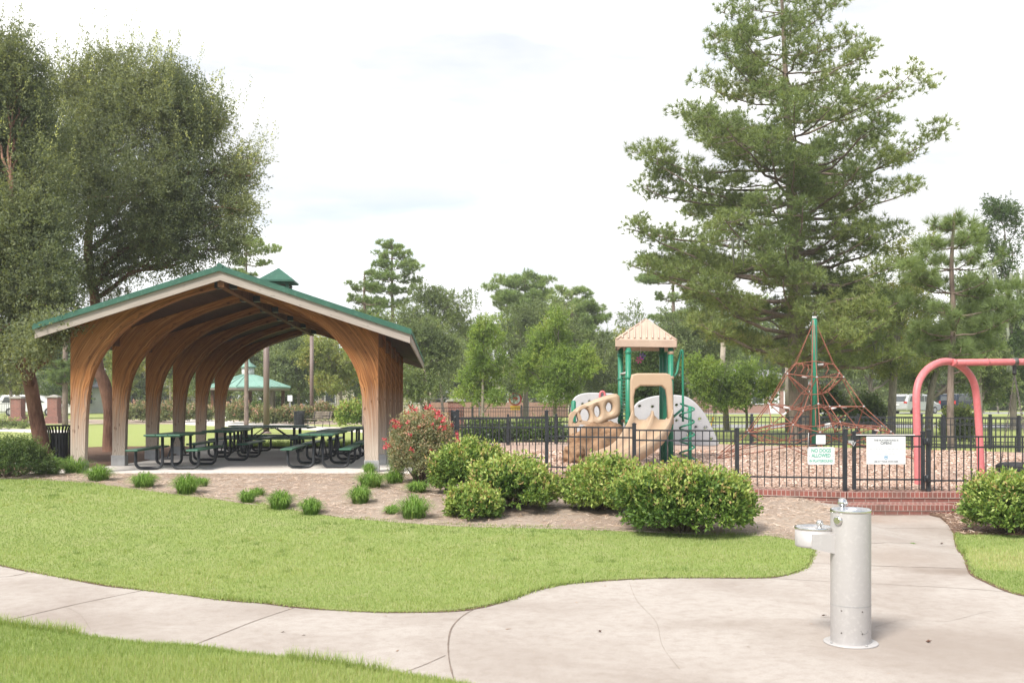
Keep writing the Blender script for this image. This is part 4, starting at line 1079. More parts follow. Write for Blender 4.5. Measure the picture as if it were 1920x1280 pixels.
# ================================================================ SIGNS ON THE FENCE
def rrect(w, h, r, n=5):
    o = []
    for cx, cz, a0 in ((w / 2 - r, h / 2 - r, 0), (-w / 2 + r, h / 2 - r, PI / 2), (-w / 2 + r, -h / 2 + r, PI), (w / 2 - r, -h / 2 + r, 1.5 * PI)):
        for k in range(n + 1): a = a0 + PI / 2 * k / n; o.append((cx + r * math.cos(a), cz + r * math.sin(a)))
    return o
def sign_at(name, label, px0, px1, py0, py1, Y, r, mat='signwhite', cat='sign', th=.004):
    c = P((px0 + px1) / 2, (py0 + py1) / 2, Y); w_ = (px1 - px0) * Y / FPX; h_ = (py1 - py0) * Y / FPX
    t = thing(name, label, cat, c); plate('board', [rrect(w_, h_, r)], th, .001, mat, t); return t, w_, h_
YS = 17.0
t, w_, h_ = sign_at('notice_sign', 'white sign with green lettering about dogs, hung on the fence left of the gate', 1514, 1565, 837.5, 870.5, 16.99, .03)
s = .010
text('lettering', 'NO DOGS', .085, 'signgreen', t, (0, -.004, .086), .335)
text('lettering', 'ALLOWED', .085, 'signgreen', t, (0, -.004, 0.003), .325)
text('lettering', 'IN PLAYGROUND', .058, 'signgreen', t, (0, -.004, -.09), .40)
mb = MB(); [mb.tube([(x, -.001, 0), (x, -.008, 0)], .007, 8) for x in (-.2, .2)]; mb.build('bolt', 'dgrey', t)
t, w_, h_ = sign_at('blank_sign', 'small blank white plate on the fence above the dog notice', 1530, 1548, 815, 832.5, 16.97, .012)
mb = MB(); mb.tube([(P(1516, 811, 16.96)), P(1515.5, 822, 16.95), P(1515, 840, 16.96)], .004, 5); tag(mb.build('cord', 'clip'), 'thin white cord tying the dog notice to the fence rail', 'cord')
t, w_, h_ = sign_at('notice_sign', 'large white paper notice about opening, fixed on the gate', 1624.5, 1698, 818, 870, 16.93, .004)
text('lettering', 'THE PLAYGROUND IS', .042, 'signgrey', t, (0, -.004, .172), .42)
text('lettering', 'OPEN!', .062, 'signgrey', t, (0, -.004, .122), .19)
rg = random.Random(4)
for z, wt in ((.064, .36), (.022, .56), (-.018, .54), (-.058, .30)):   # small print too fine to read: rules of word length
    mb = MB(); x = -wt / 2
    while x < wt / 2 - .02:
        l = min(rg.uniform(.018, .06), wt / 2 - x); mb.box((x + l / 2, -.0032, z), (l, .001, .011)); x += l + .012
    mb.build('small_print', 'signpale', t)
plate('emblem', [ell(0, 0, .034, .034, 24), ell(0, 0, .026, .026, 24)], .002, 0, 'signblue', t).location = (0, -.0035, -.118)
plate('emblem', [ell(0, 0, .018, .012, 16)], .002, 0, 'signblue', t).location = (0, -.0035, -.115)
text('lettering', 'USE AT YOUR OWN RISK', .034, 'signgrey', t, (0, -.004, -.19), .42)

# ================================================================ DRINKING FOUNTAIN
fp = G(1595, 1209); fx, fy, fz = fp.x, fp.y, hz(fp.x, fp.y) + .014
df = thing('drinking_fountain', 'brushed steel pedestal drinking fountain with a lower side bowl on concrete path', 'drinking fountain', (fx, fy, fz), R(0))
Rr_, HT = .151, 1.045
k_ = fy / FPX
# joined hollow body: outer shell, rolled rim, sunken bowl
MB().lathe([(Rr_ - .002, .012), (Rr_, .02), (Rr_, HT - .028)], 64, cap=False).build('pedestal', 'steel', df)
rim = MB().lathe([(Rr_ + .001, HT - .030), (Rr_ + .003, HT - .022), (Rr_ + .003, HT - .006), (Rr_ - .001, HT), (Rr_ - .008, HT - .002), (Rr_ - .012, HT - .02), (.11, HT - .05), (.05, HT - .062), (.022, HT - .066), (.02, HT - .075)], 64)
rim.build('upper_bowl', 'chrome', df)
MB().lathe([(.205, 0), (.205, .008), (.20, .012), (Rr_ - .002, .013)], 64).build('base_flange', 'steel', df)
for a in (20, 110, 200, 290):
    MB().lathe([(.010, .012), (.010, .02), (.006, .024)], 8, (.182 * math.cos(R(a)), .182 * math.sin(R(a)), 0)).build('anchor_bolt', 'galv', df)
def bubbler(parent, x, y, z, k=1.):
    mb = MB(); mb.lathe([(.022 * k, 0), (.022 * k, .04 * k), (.017 * k, .045 * k), (.017 * k, .06 * k)], 16, (x, y, z))
    mb.lathe([(.018 * k, .06 * k), (.026 * k, .066 * k), (.028 * k, .082 * k), (.024 * k, .098 * k), (.012 * k, .106 * k), (.002, .108 * k)], 16, (x, y, z))
    mb.tube([(x, y - .02 * k, z + .075 * k), (x + .02 * k, y - .035 * k, z + .08 * k)], .008 * k, 8)
    mb.build('bubbler', 'chrome', parent)
MB().lathe([(Rr_ + .0008, .30), (Rr_ + .0016, .303), (Rr_ + .0008, .306)], 64, cap=False).build('seam', 'galv', df)
mb = MB()
for a_ in (225, 285):
    for z_ in (.10, .27): c_ = Vector((math.cos(R(a_)), math.sin(R(a_)), 0)); mb.tube([c_ * (Rr_ - .002) + Vector((0, 0, z_)), c_ * (Rr_ + .003) + Vector((0, 0, z_))], .006, 8)
mb.build('panel_screw', 'chain', df)
mb = MB(); mb.tube([Vector((math.cos(R(a_)) * (Rr_ + .0006), math.sin(R(a_)) * (Rr_ + .0006), z_)) for a_, z_ in ((280, .125), (285, .105), (293, .098), (302, .103), (306, .118))], .0016, 4); mb.build('scratch', 'dgrey', df)
bubbler(df, -.058, .02, HT - .06, 1.3)
# push button on the upper left face
ba = R(215); bc = Vector((Rr_ * math.cos(ba), Rr_ * math.sin(ba), HT - .085)); bd = Vector((math.cos(ba), math.sin(ba), 0))
mb = MB(); mb.tube([bc - bd * .01, bc + bd * .012, bc + bd * .02], [.036, .036, .026], 24); mb.build('push_button', 'chrome', df)
# lower bowl and arm, out to the left and slightly forward
ang = R(178); lc = Vector((-.25, .10, 0)); LZ = HT - .150
MB().lathe([(.140, LZ - .158), (.149, LZ - .152), (.150, LZ - .14), (.150, LZ - .02)], 48, (lc.x, lc.y, 0)).build('lower_shell', 'steel', df)
MB().lathe([(.151, LZ - .024), (.154, LZ - .016), (.154, LZ - .004), (.150, LZ), (.142, LZ - .004), (.136, LZ - .02), (.10, LZ - .042), (.04, LZ - .052), (.018, LZ - .056)], 48, (lc.x, lc.y, 0)).build('lower_bowl', 'chrome', df)
bubbler(df, lc.x + .035, lc.y - .01, LZ - .052, .95)
mb = MB(); hw = .10
vs = []
ad_ = lc.normalized(); ap = Vector((-ad_.y, ad_.x, 0))
for (x, zt2, zb) in ((-.10, LZ - .045, LZ - .205), (-.315, LZ - .045, LZ - .157)):
    for y in (-.055, .13): vs += [(x, y, zb), (x, y, zt2)]
mb.add(vs, [(0, 1, 3, 2), (4, 6, 7, 5), (1, 5, 7, 3), (0, 2, 6, 4), (0, 4, 5, 1), (2, 3, 7, 6)])
arm = mb.build('bowl_arm', 'steel', df)

# ================================================================ PLAY TOWER
TY = 22.6
def gp(x, y): return float(zplay(x, y))
tg = gp(3.0, TY)
tw = thing('play_tower', 'green post play tower with tan ribbed pyramid roof, slide and climbers', 'play structure', (0, 0, 0))
# four posts
fl_, fr2, bl_, br_ = (P(1178, 700, 22.0), P(1257.5, 700, 22.25), P(1163.5, 700, 23.25), P(1241, 700, 23.5))
pp = {}
for nm, q in (('a', fl_), ('b', fr2), ('c', bl_), ('d', br_)):
    z1 = EYE + (HZ - 652) * q.y / FPX
    MB().lathe([(.062, tg - .1), (.062, z1)], 16, (q.x, q.y, 0)).build('post', 'playgreen', tw); pp[nm] = (q.x, q.y)
q = P(1247, 700, 23.1); MB().lathe([(.055, tg - .1), (.055, 3.1)], 14, (q.x, q.y, 0)).build('post', 'playgreen', tw)
# roof
cx = sum(p[0] for p in pp.values()) / 4; cy = sum(p[1] for p in pp.values()) / 4
ez = EYE + (HZ - 651) * 22.2 / FPX; ah = EYE + (HZ - 598) * 22.7 / FPX
roof = MB(); e = [(P(1155, 650, 21.9)), (P(1268, 650, 22.15)), (P(1262, 650, 23.75)), (P(1156, 650, 23.5))]
E = [Vector((p.x, p.y, ez)) for p in e]; cen = sum(E, Vector()) / 4; E = [cen + (p - cen) for p in E]; top = Vector((cen.x, cen.y, ah))
E2 = [p + Vector((0, 0, .15)) for p in E]; tp4 = [top + (p - cen) * .04 for p in E]
In = [cen + (p - cen) * .93 for p in E]
roof.add(E + E2 + tp4 + In + [cen + Vector((0, 0, .55))], [(0, 1, 5, 4), (1, 2, 6, 5), (2, 3, 7, 6), (3, 0, 4, 7), (4, 5, 9, 8), (5, 6, 10, 9), (6, 7, 11, 10), (7, 4, 8, 11), (8, 9, 10, 11),
        (0, 12, 13, 1), (1, 13, 14, 2), (2, 14, 15, 3), (3, 15, 12, 0), (12, 16, 13), (13, 16, 14), (14, 16, 15), (15, 16, 12)])
for i in range(4):
    a, b = E2[i], E2[(i + 1) % 4]; nrm = (b - a).cross(top - a).normalized()
    if nrm.z < 0: nrm = -nrm
    for k in range(1, 10):
        t = k / 10; s_ = a.lerp(b, t); mid = a.lerp(b, .5)
        # rib runs straight up the slope until it meets the hip
        up_ = (top - mid); f = 1 - abs(t - .5) * 2
        if f > .06: roof.bar(s_ + nrm * .012 + up_ * .05, s_ + up_ * (f * .93) + nrm * .012, .035, .05, nrm)
    roof.tube([a + nrm * .01, top + Vector((0, 0, .0))], .028, 6)
    roof.bar(a + Vector((0, 0, -.075)) , b + Vector((0, 0, -.075)), .03, .15)
roof.build('roof', 'tanroof', tw)
# clamps on the posts
for k_p in ('a', 'b', 'c', 'd'):
    mb = MB()
    for z in (EYE - (787 - HZ) * 22.4 / FPX - .03, EYE - (708 - HZ) * 22.2 / FPX, ez - .12): mb.lathe([(.064, z - .035), (.072, z - .03), (.072, z + .03), (.064, z + .035)], 14, (pp[k_p][0], pp[k_p][1], 0))
    mb.build('post_collar', 'playgreen' if k_p != 'b' else 'tan', tw)
# deck
dz_ = EYE - (787 - HZ) * 22.4 / FPX
mb = MB(); d4 = [Vector((pp[k][0], pp[k][1], dz_)) for k in ('a', 'b', 'd', 'c')]
mb.add([p + Vector((0, 0, -.06)) for p in d4] + d4, [(3, 2, 1, 0), (4, 5, 6, 7), (0, 1, 5, 4), (1, 2, 6, 5), (2, 3, 7, 6), (3, 0, 4, 7)]); mb.build('deck', 'rock', tw)
# side ladder-guard panel (left), slats between post a and c
mb = MB(); A_, C_ = Vector((*pp['a'], 0)), Vector((*pp['c'], 0))
for z in np.linspace(dz_ + .1, dz_ + .98, 12): mb.bar(A_ + Vector((0, 0, z)), C_ + Vector((0, 0, z)), .012, .022)
for f in (.12, .88): p = A_.lerp(C_, f); mb.bar(p + Vector((0, 0, dz_ + .05)), p + Vector((0, 0, dz_ + 1.02)), .03, .03)
mb.build('guard_panel', 'playgreen', tw)
mb = MB(); mb.tube([A_ + Vector((0, 0, dz_ + 1.06)), C_ + Vector((0, 0, dz_ + 1.06))], .022, 8); mb.tube([Vector((*pp['a'], dz_ + .98)), Vector((*pp['b'], dz_ + .98))], .022, 8); mb.build('rail', 'clip', tw)
# slide hood
def PXZ(px, py, Y): q = P(px, py, Y); return (q.x, q.z)
hy_ = 21.93
hood = [(1183, 795), (1181, 760), (1181, 715), (1184, 702), (1194, 699.5), (1248, 699.5), (1256, 702), (1260, 715), (1262, 760), (1263, 795), (1252, 795), (1250, 745), (1247, 730), (1240, 723.5), (1200, 723.5), (1191, 730), (1188, 745), (1190, 795)]
plate('slide_hood', [[PXZ(a, b, hy_) for a, b in hood]], .16, .035, 'tan', tw).location = (0, hy_, 0)
# double slide
cl_ = curve3([P(1222, 786, 22.35), P(1224, 788, 21.9), P(1221, 800, 21.55), P(1213, 818, 21.2), P(1198, 838, 20.85), P(1176, 856, 20.55), P(1150, 866, 20.3), P(1128, 868.5, 20.15)], 8)
nn_ = len(cl_); sect = [(-.46, .24), (-.43, .25), (-.40, .10), (-.30, .0), (-.14, 0), (-.04, .10), (-.015, .20), (.015, .20), (.04, .10), (.14, 0), (.30, 0), (.40, .10), (.43, .25), (.46, .24), (.44, -.03), (.02, -.04), (-.44, -.03)]
mb = MB(); vs = []
for i, p in enumerate(cl_):
    d = (cl_[min(i + 1, nn_ - 1)] - cl_[max(i - 1, 0)]); d2 = Vector((d.x, d.y, 0)).normalized(); t_ = i / (nn_ - 1)
    lat = Vector((-d2.y, d2.x, 0)); lat = lat * (-1 if lat.x < 0 else 1); lat = (lat * min(1, t_ * 1.6) + Vector((1, 0, 0)) * max(0, 1 - t_ * 1.6)).normalized(); up_ = Vector((0, 0, 1))
    sc = 1 if t_ < .85 else 1 - (t_ - .85) * 1.2
    for (a, b) in sect: vs.append(p + lat * a * .98 + up_ * (b * sc))
m_ = len(sect); fs = [(i * m_ + j, i * m_ + (j + 1) % m_, (i + 1) * m_ + (j + 1) % m_, (i + 1) * m_ + j) for i in range(nn_ - 1) for j in range(m_)]
mb.add(vs, fs, True); mb.f.append(tuple(reversed([len(mb.v) - m_ + j for j in range(m_)]))); mb.sm.append(False)
sl = mb.build('slide', 'tan', tw)
# slide side shields at the top
for s_, px in ((-1, 1190), (1, 1254)):
    pl_ = [PXZ(px + s_ * 0, 745, 21.9), PXZ(px + s_ * 4, 775, 21.9), PXZ(px + s_ * 6, 800, 21.9), PXZ(px + s_ * 1, 822, 21.9), PXZ(px - s_ * 1, 800, 21.9), PXZ(px - s_ * 2, 770, 21.9)]
    if 0: plate('slide_shield', [pl_], .3, .02, 'tan', tw).location = (0, 21.7, 0)
# loop climber on the left with oval holes
cy2 = 22.7
rimc = [(1066, 800), (1067, 786), (1072, 774), (1082, 764), (1100, 755), (1122, 746), (1142, 740), (1155, 738), (1160, 742), (1162, 756), (1161, 776), (1154, 783), (1138, 788), (1124, 796), (1108, 797), (1092, 794), (1082, 798), (1080, 815), (1068, 817)]
rr2 = smooth_line([PXZ(a, b, cy2) for a, b in rimc], .05)
def oval(px, py, a, b, tilt):
    o = []
    for i in range(20):
        t = 2 * PI * i / 20; x, z = a * math.cos(t), b * math.sin(t); q = PXZ(px, py, cy2)
        o.append((q[0] + x * math.cos(tilt) - z * math.sin(tilt), q[1] + x * math.sin(tilt) + z * math.cos(tilt)))
    return o
holes = [oval(1096, 778, .105, .15, .15), oval(1119, 771, .07, .13, .1), oval(1141, 763, .075, .11, 0), oval(1078, 785, .06, .10, .2)]
plate('loop_climber', [rr2] + holes, .46, .075, 'tan', tw).location = (0, cy2, 0)
# spiral climber with tall bent handrail on the right
sp_ = P(1288, 760, 22.4)
mb = MB(); hx = []
for i in range(140):
    t = i / 139; a = t * 2 * PI * 4.4; z = tg + .12 + t * 1.25; hx.append((sp_.x + .16 * math.cos(a), sp_.y + .16 * math.sin(a), z))
mb.tube(hx, .022, 6); mb.tube([(sp_.x + .07, sp_.y, tg - .1), (sp_.x + .07, sp_.y, tg + 1.3)], .04, 8); mb.build('spiral_climber', 'playgreen', tw)
hp = [(1280.5, 790, 22.4), (1280.5, 740, 22.4), (1280, 690, 22.4), (1280, 662, 22.4), (1278.5, 657, 22.4), (1276, 660, 22.4), (1272, 680, 22.35), (1269, 698, 22.3), (1262, 707, 22.3), (1258, 708, 22.3)]
MB().tube(curve3([P(*p) for p in hp], 5), .026, 8).build('handrail', 'playgreen', tw)
hp = [(1278.5, 657, 22.4), (1270, 680, 22.9), (1262, 696, 23.2), (1258, 700, 23.3)]
MB().tube(curve3([P(*p) for p in hp], 4), .02, 8).build('handrail', 'playgreen', tw)
mb = MB(); mb.tube([Vector((sp_.x - .08, sp_.y, tg + 1.37 - .1)), Vector((*pp['b'], dz_ + .02))], .03, 8); mb.build('rail', 'playgreen', tw)
# foil windmill ornament under the roof
t = thing('windmill_ornament', 'small purple and pink foil pinwheel hanging under the tan tower roof', 'pinwheel', P(1201, 672, 22.6))
for (dx, dz2, mt, rr3) in ((.035, .05, 'purple', .075), (-.03, -.03, 'pink', .08)):
    for k in range(6):
        a = k * PI / 3 + .2; pl_ = [(0, 0), (rr3 * math.cos(a - .25), rr3 * math.sin(a - .25)), (rr3 * 1.05 * math.cos(a + .25), rr3 * 1.05 * math.sin(a + .25))]
        plate('petal', [pl_], .006, .001, mt, t).location = (dx, .02 * k - .05, dz2)
MB().tube([(0, 0, .05), (0, 0, 1.0)], .004, 4).build('string', 'clip', t)

# ---- artificial rock under the climber
t = thing('climbing_rock', 'brown artificial climbing boulder under the tan loop climber', 'play boulder', (0, 0, 0))
q = on(1118, 22.5); g0 = gp(q.x, q.y)
mb = MB(); mb.blob((q.x - .02, q.y, g0 + .34), (.64, .42, .56), 3, .45, 1.6, 4); mb.blob((q.x + .30, q.y + .1, g0 + .6), (.38, .36, .38), 5, .4, 1.6, 4)
mb.blob((q.x - .45, q.y - .05, g0 + .18), (.30, .34, .30), 8, .4, 1.8, 4)
mb.build('boulder', 'rock', t)
mb = MB(); mb.blob((q.x - .22, q.y - .18, g0 + .48), (.46, .30, .42), 13, .35, 1.4, 4); mb.blob((q.x + .1, q.y + .1, g0 + .85), (.5, .25, .16), 15, .3, 1.4, 3); mb.blob((q.x - .52, q.y - .25, g0 + .22), (.16, .18, .24), 17, .3, 1.4, 3)
if 0: mb.tube(curve3([(q.x - .60, q.y - .25, g0 + .1), (q.x - .62, q.y - .22, g0 + .45), (q.x - .45, q.y - .2, g0 + .75), (q.x - .05, q.y - .15, g0 + .98), (q.x + .4, q.y - .1, g0 + 1.02)], 8), [.10] * 33, 10); mb.build('tan_rim', 'tan', t)

# ---- grey climbing walls
def climb_wall(label, rim_px, holes_px, Y, th, rz=0.):
    t = thing('climbing_wall', label, 'climbing wall', (0, Y, 0), 0, 'grey curved climbing walls behind the play tower')
    rr = smooth_line([PXZ(a, b, Y) for a, b in rim_px], .08)
    hs = []
    for (a, b, r_) in holes_px: r_ *= .8; c = PXZ(a, b, Y); hs.append(ell(c[0], c[1], r_, r_ * .85, 14))
    plate('panel', [rr] + hs, th, .03, 'greyplastic', t)
    for (a, b, r_) in holes_px:
        r_ *= .8; c = PXZ(a, b, Y); MB().tube([(c[0] + r_ * 1.25 * math.cos(2 * PI * i / 18), -th / 2 + .003, c[1] + r_ * 1.1 * math.sin(2 * PI * i / 18)) for i in range(18)], r_ * .22, 6, closed=True).build('hand_hold', 'greyplastic', t)
    return t
climb_wall('large grey fan shaped climbing wall with round hand holes, right of the slide', [(1188, 830), (1186, 775), (1192, 757), (1206, 748), (1228, 742), (1252, 740), (1272, 740.5), (1290, 745), (1306, 757), (1322, 777), (1334, 800), (1343, 820), (1347, 834), (1318, 836), (1260, 834)],
           [(1199, 761, .05), (1223, 762, .05), (1268, 759, .05), (1291, 768, .05), (1311, 785, .055), (1268, 788, .05), (1304, 800, .05), (1322, 801, .06), (1333, 822, .05), (1290, 815, .045)], 25.2, .12)
climb_wall('smaller grey climbing wall curving out behind the tan loop climber', [(1074, 836), (1071, 800), (1070, 765), (1074, 749), (1084, 740), (1102, 736), (1130, 736.5), (1152, 738), (1162, 745), (1166, 770), (1166, 836)],
           [(1092, 757, .045), (1105, 752, .045), (1128, 748, .04), (1140, 812, .05), (1095, 800, .05)], 25.9, .12)
t = thing('red_handle', 'small red handle loop on top of the smaller climbing wall', 'handle', P(1129.5, 744, 25.8)); 
mb = MB(); mb.tube(curve3([(-.06, 0, -.14), (-.06, 0, .08), (0, 0, .14), (.06, 0, .08), (.06, 0, -.14)], 5), .03, 8); mb.build('loop', 'red', t)
t = thing('marker_post', 'short green steel post beside the smaller climbing wall', 'post', on(1075.5, 24.6)); MB().lathe([(.06, -.05), (.06, EYE + (HZ - 753) * 24.6 / FPX - hz(1.5, 24.6)), (.03, EYE + (HZ - 752) * 24.6 / FPX - hz(1.5, 24.6) + .02)], 12).build('shaft', 'playgreen', t)

# ================================================================ ROPE NET CLIMBER
NY = 25.0
nc = thing('rope_net_climber', 'tall green mast with a red rope pyramid climbing net', 'net climber', (0, 0, 0))
mx_ = P(1527, 700, NY); ng = gp(mx_.x, NY)
mz = EYE + (HZ - 600) * NY / FPX
MB().lathe([(.072, ng - .1), (.07, mz), (.03, mz + .05)], 16, (mx_.x, NY, 0)).build('mast', 'playgreen', nc)
MB().lathe([(.05, mz + .04), (.06, mz + .06), (.05, mz + .09)], 12, (mx_.x, NY, 0)).build('mast_cap', 'clip', nc)
rn = random.Random(11)
def ring(n, r, z, a0, jr=.0): return [Vector((mx_.x + r * math.cos(a0 + 2 * PI * i / n) * rn.uniform(1 - jr, 1 + jr), NY + r * math.sin(a0 + 2 * PI * i / n), z + rn.uniform(-1, 1) * jr * 2)) for i in range(n)]
topn = Vector((mx_.x, NY, mz)); H0 = mz - ng
r1 = ring(6, .54, ng + H0 * .68, .3, .04); r2 = ring(6, .76, ng + H0 * .60, .3, .04); r3 = ring(6, 1.28, ng + H0 * .38, .3, .04); r4 = ring(6, 1.9, ng + H0 * .20, .3, .04); r5 = ring(6, 2.75, ng + .0, .3, 0)
i2 = ring(6, .33, ng + H0 * .48, .82, .05); i3 = ring(6, .62, ng + H0 * .35, .82, .05); i3b = ring(6, .35, ng + H0 * .37, .3, .05); i4 = ring(6, 1.05, ng + H0 * .24, .82, .05); i4b = ring(6, .55, ng + H0 * .22, .3, .06); i5 = ring(6, 1.35, ng + H0 * .10, .82, .05)
ed = []
for i in range(6):
    j = (i + 1) % 6
    jt = Vector((rn.uniform(-.02, .02), 0, 0)); ed += [(topn, r1[i]), (r1[i], r2[i]), (r2[i], r3[i]), (r3[i], r4[i]), (r4[i], r5[i])]
    ed += [(r1[i], r1[j]), (r2[i], r2[j])]
    ed += [(r2[i], i2[i]), (r2[j], i2[i]), (i2[i], i2[j]), (i2[i], i3[i]), (r3[i], i3[i]), (r3[j], i3[i]), (i3[i], i3b[i]), (i3[i], i3b[j]), (i3[i], i4[i]), (i3b[i], i4b[i])]
    ed += [(r3[i], i4[i]), (i4[i], r4[i]), (i4[i], r4[j]), (i4[i], i4b[i]), (i4[i], i4b[j]), (i4[i], i5[i]), (i5[i], r4[i]), (i5[i], r4[j]), (i5[i], i5[j]), (i5[i], r5[i]), (i5[i], r5[j]), (r4[i], i4[(i - 1) % 6])]
mb = MB()
for a, b in ed: mb.tube([a, b], .008 if a is topn else .0125, 5, cap=False)
# broken loose ends hanging from the upper ring
for i in range(4):
    p = r1[i % 6].lerp(r1[(i + 1) % 6], .3); mb.tube([p, p + Vector((.05, .02, -.12)), p + Vector((-.03, 0, -.26))], .014, 5); mb.tube([p, p + Vector((-.09, .02, -.08))], .014, 5)
mb.tube([Vector((mx_.x - .11, NY - .05, ng)), Vector((mx_.x - .05, NY - .05, mz))], .016, 5)
mb.build('rope_net', 'rope', nc)
for L_ in (r2, r3, r4, i3, i4):
    for p in L_: MB().blob(p, (.032, .032, .032), 1, 0, 1, 1).build('rope_joint', 'galv', nc)
for a, b, f in ((r1[0], r1[1], .6), (r2[1], r2[2], .3), (r3[0], i3[0], .4), (r3[3], i3[3], .5), (i3[2], i4[2], .3), (i4[4], i4b[4], .5), (r4[5], i4[5], .4), (i3[5], i3b[5], .5)):
    d = (b - a).normalized(); p = a.lerp(b, f); MB().tube([p - d * .07, p + d * .07], .03, 6).build('rope_sleeve', 'clip', nc)

# ================================================================ SWING
sw = thing('swing_set', 'faded red steel arch swing frame with an overhead beam', 'swing frame', (0, 0, 0))
f1 = P(1722, 914, 18.2); f2 = P(1841, 897, 19.35)
z1_ = gp(f1.x, f1.y); z2_ = gp(f2.x, f2.y)
a1, a2 = Vector((f1.x, f1.y, z1_ - .1)), Vector((f2.x, f2.y, z2_ - .1))
def APX(px, py, t): y = f1.y + (f2.y - f1.y) * t; return P(px, py, y)
arch = [a1, APX(1720.5, 840, 0.0), APX(1718.5, 770, .02), APX(1719, 732, .05), APX(1727, 707, .14), APX(1744, 688, .28), APX(1768, 678, .45), APX(1792, 681, .62), APX(1812, 695, .78), APX(1825, 715, .88), APX(1831, 745, .96), APX(1836, 810, 1), a2]
MB().tube(curve3(arch, 8), .068, 18).build('arch_leg', 'red', sw)
b0 = APX(1785, 679.5, .50); b1 = P(1935, 678, 19.6)
b0 = Vector((b0.x, b0.y, b0.z)); bd_ = (b1 - b0)
MB().tube([b0, b0 + bd_ * 1.9], .064, 16).build('overhead_beam', 'red', sw)
for f_ in (.02, .42, .9):
    c_ = b0 + bd_ * f_; dn_ = bd_.normalized(); MB().tube([c_ - dn_ * .03, c_ + dn_ * .03], .069, 16).build('beam_collar', 'red', sw)
hc = b0 + bd_ * ((1901 - 1785) / 150.0)
ts = thing('tire_swing', 'black tire swing hanging by chains under the red beam', 'swing', hc)
mb = MB(); mb.tube([(-.055, 0, 0), (.055, 0, 0)], .078, 16); mb.build('clamp', 'chain', ts)
mb = MB(); mb.box((0, 0, -.13), (.06, .06, .14), None, .01); mb.tube([(0, 0, -.18), (0, 0, -.25)], .04, 8); mb.build('swivel', 'darkplastic', ts)
tz = EYE - (878 - HZ) * 19.2 / FPX - hc.z
seat_c = Vector((.45, .05, tz))
def chainlinks(mb, a, b, n):
    a, b = Vector(a), Vector(b); d = (b - a) / n; dn = d.normalized(); s1 = dn.cross(Vector((0, 1, 0))).normalized(); s2 = dn.cross(s1)
    for i in range(n):
        c = a + d * (i + .5); s_ = s1 if i % 2 else s2
        mb.tube([c + dn * (d.length * .62) * math.cos(2 * PI * k / 8) + s_ * .013 * math.sin(2 * PI * k / 8) for k in range(8)], .0048, 4, closed=True)
for k in range(3):
    a = 2 * PI * k / 3 + .5; mb = MB(); e_ = Vector((.12, .0, tz + .1)) + Vector((.34 * math.cos(a) , .34 * math.sin(a), 0)); chainlinks(mb, (0, 0, -.25), e_, 46); mb.build('chain', 'chain', ts)
mb = MB(); R1, R2 = .34, .105
vs = []; nu, nv = 40, 14
for i in range(nu):
    for j in range(nv):
        a, b = 2 * PI * i / nu, 2 * PI * j / nv; r_ = R1 + R2 * math.cos(b) * (.8 if math.cos(b) < 0 else 1); vs.append((.12 + r_ * math.cos(a), r_ * math.sin(a), tz + R2 * .95 * math.sin(b)))
mb.add(vs, [(i * nv + j, ((i + 1) % nu) * nv + j, ((i + 1) % nu) * nv + (j + 1) % nv, i * nv + (j + 1) % nv) for i in range(nu) for j in range(nv)], True)
for k in range(5): mb.tube([(.12 + (R1 + R2 * 1.0) * math.cos(2 * PI * i / 40), (R1 + R2 * 1.0) * math.sin(2 * PI * i / 40), tz - .05 + k * .025) for i in range(40)], .006, 4, closed=True)
mb.build('tire', 'darkplastic', ts)
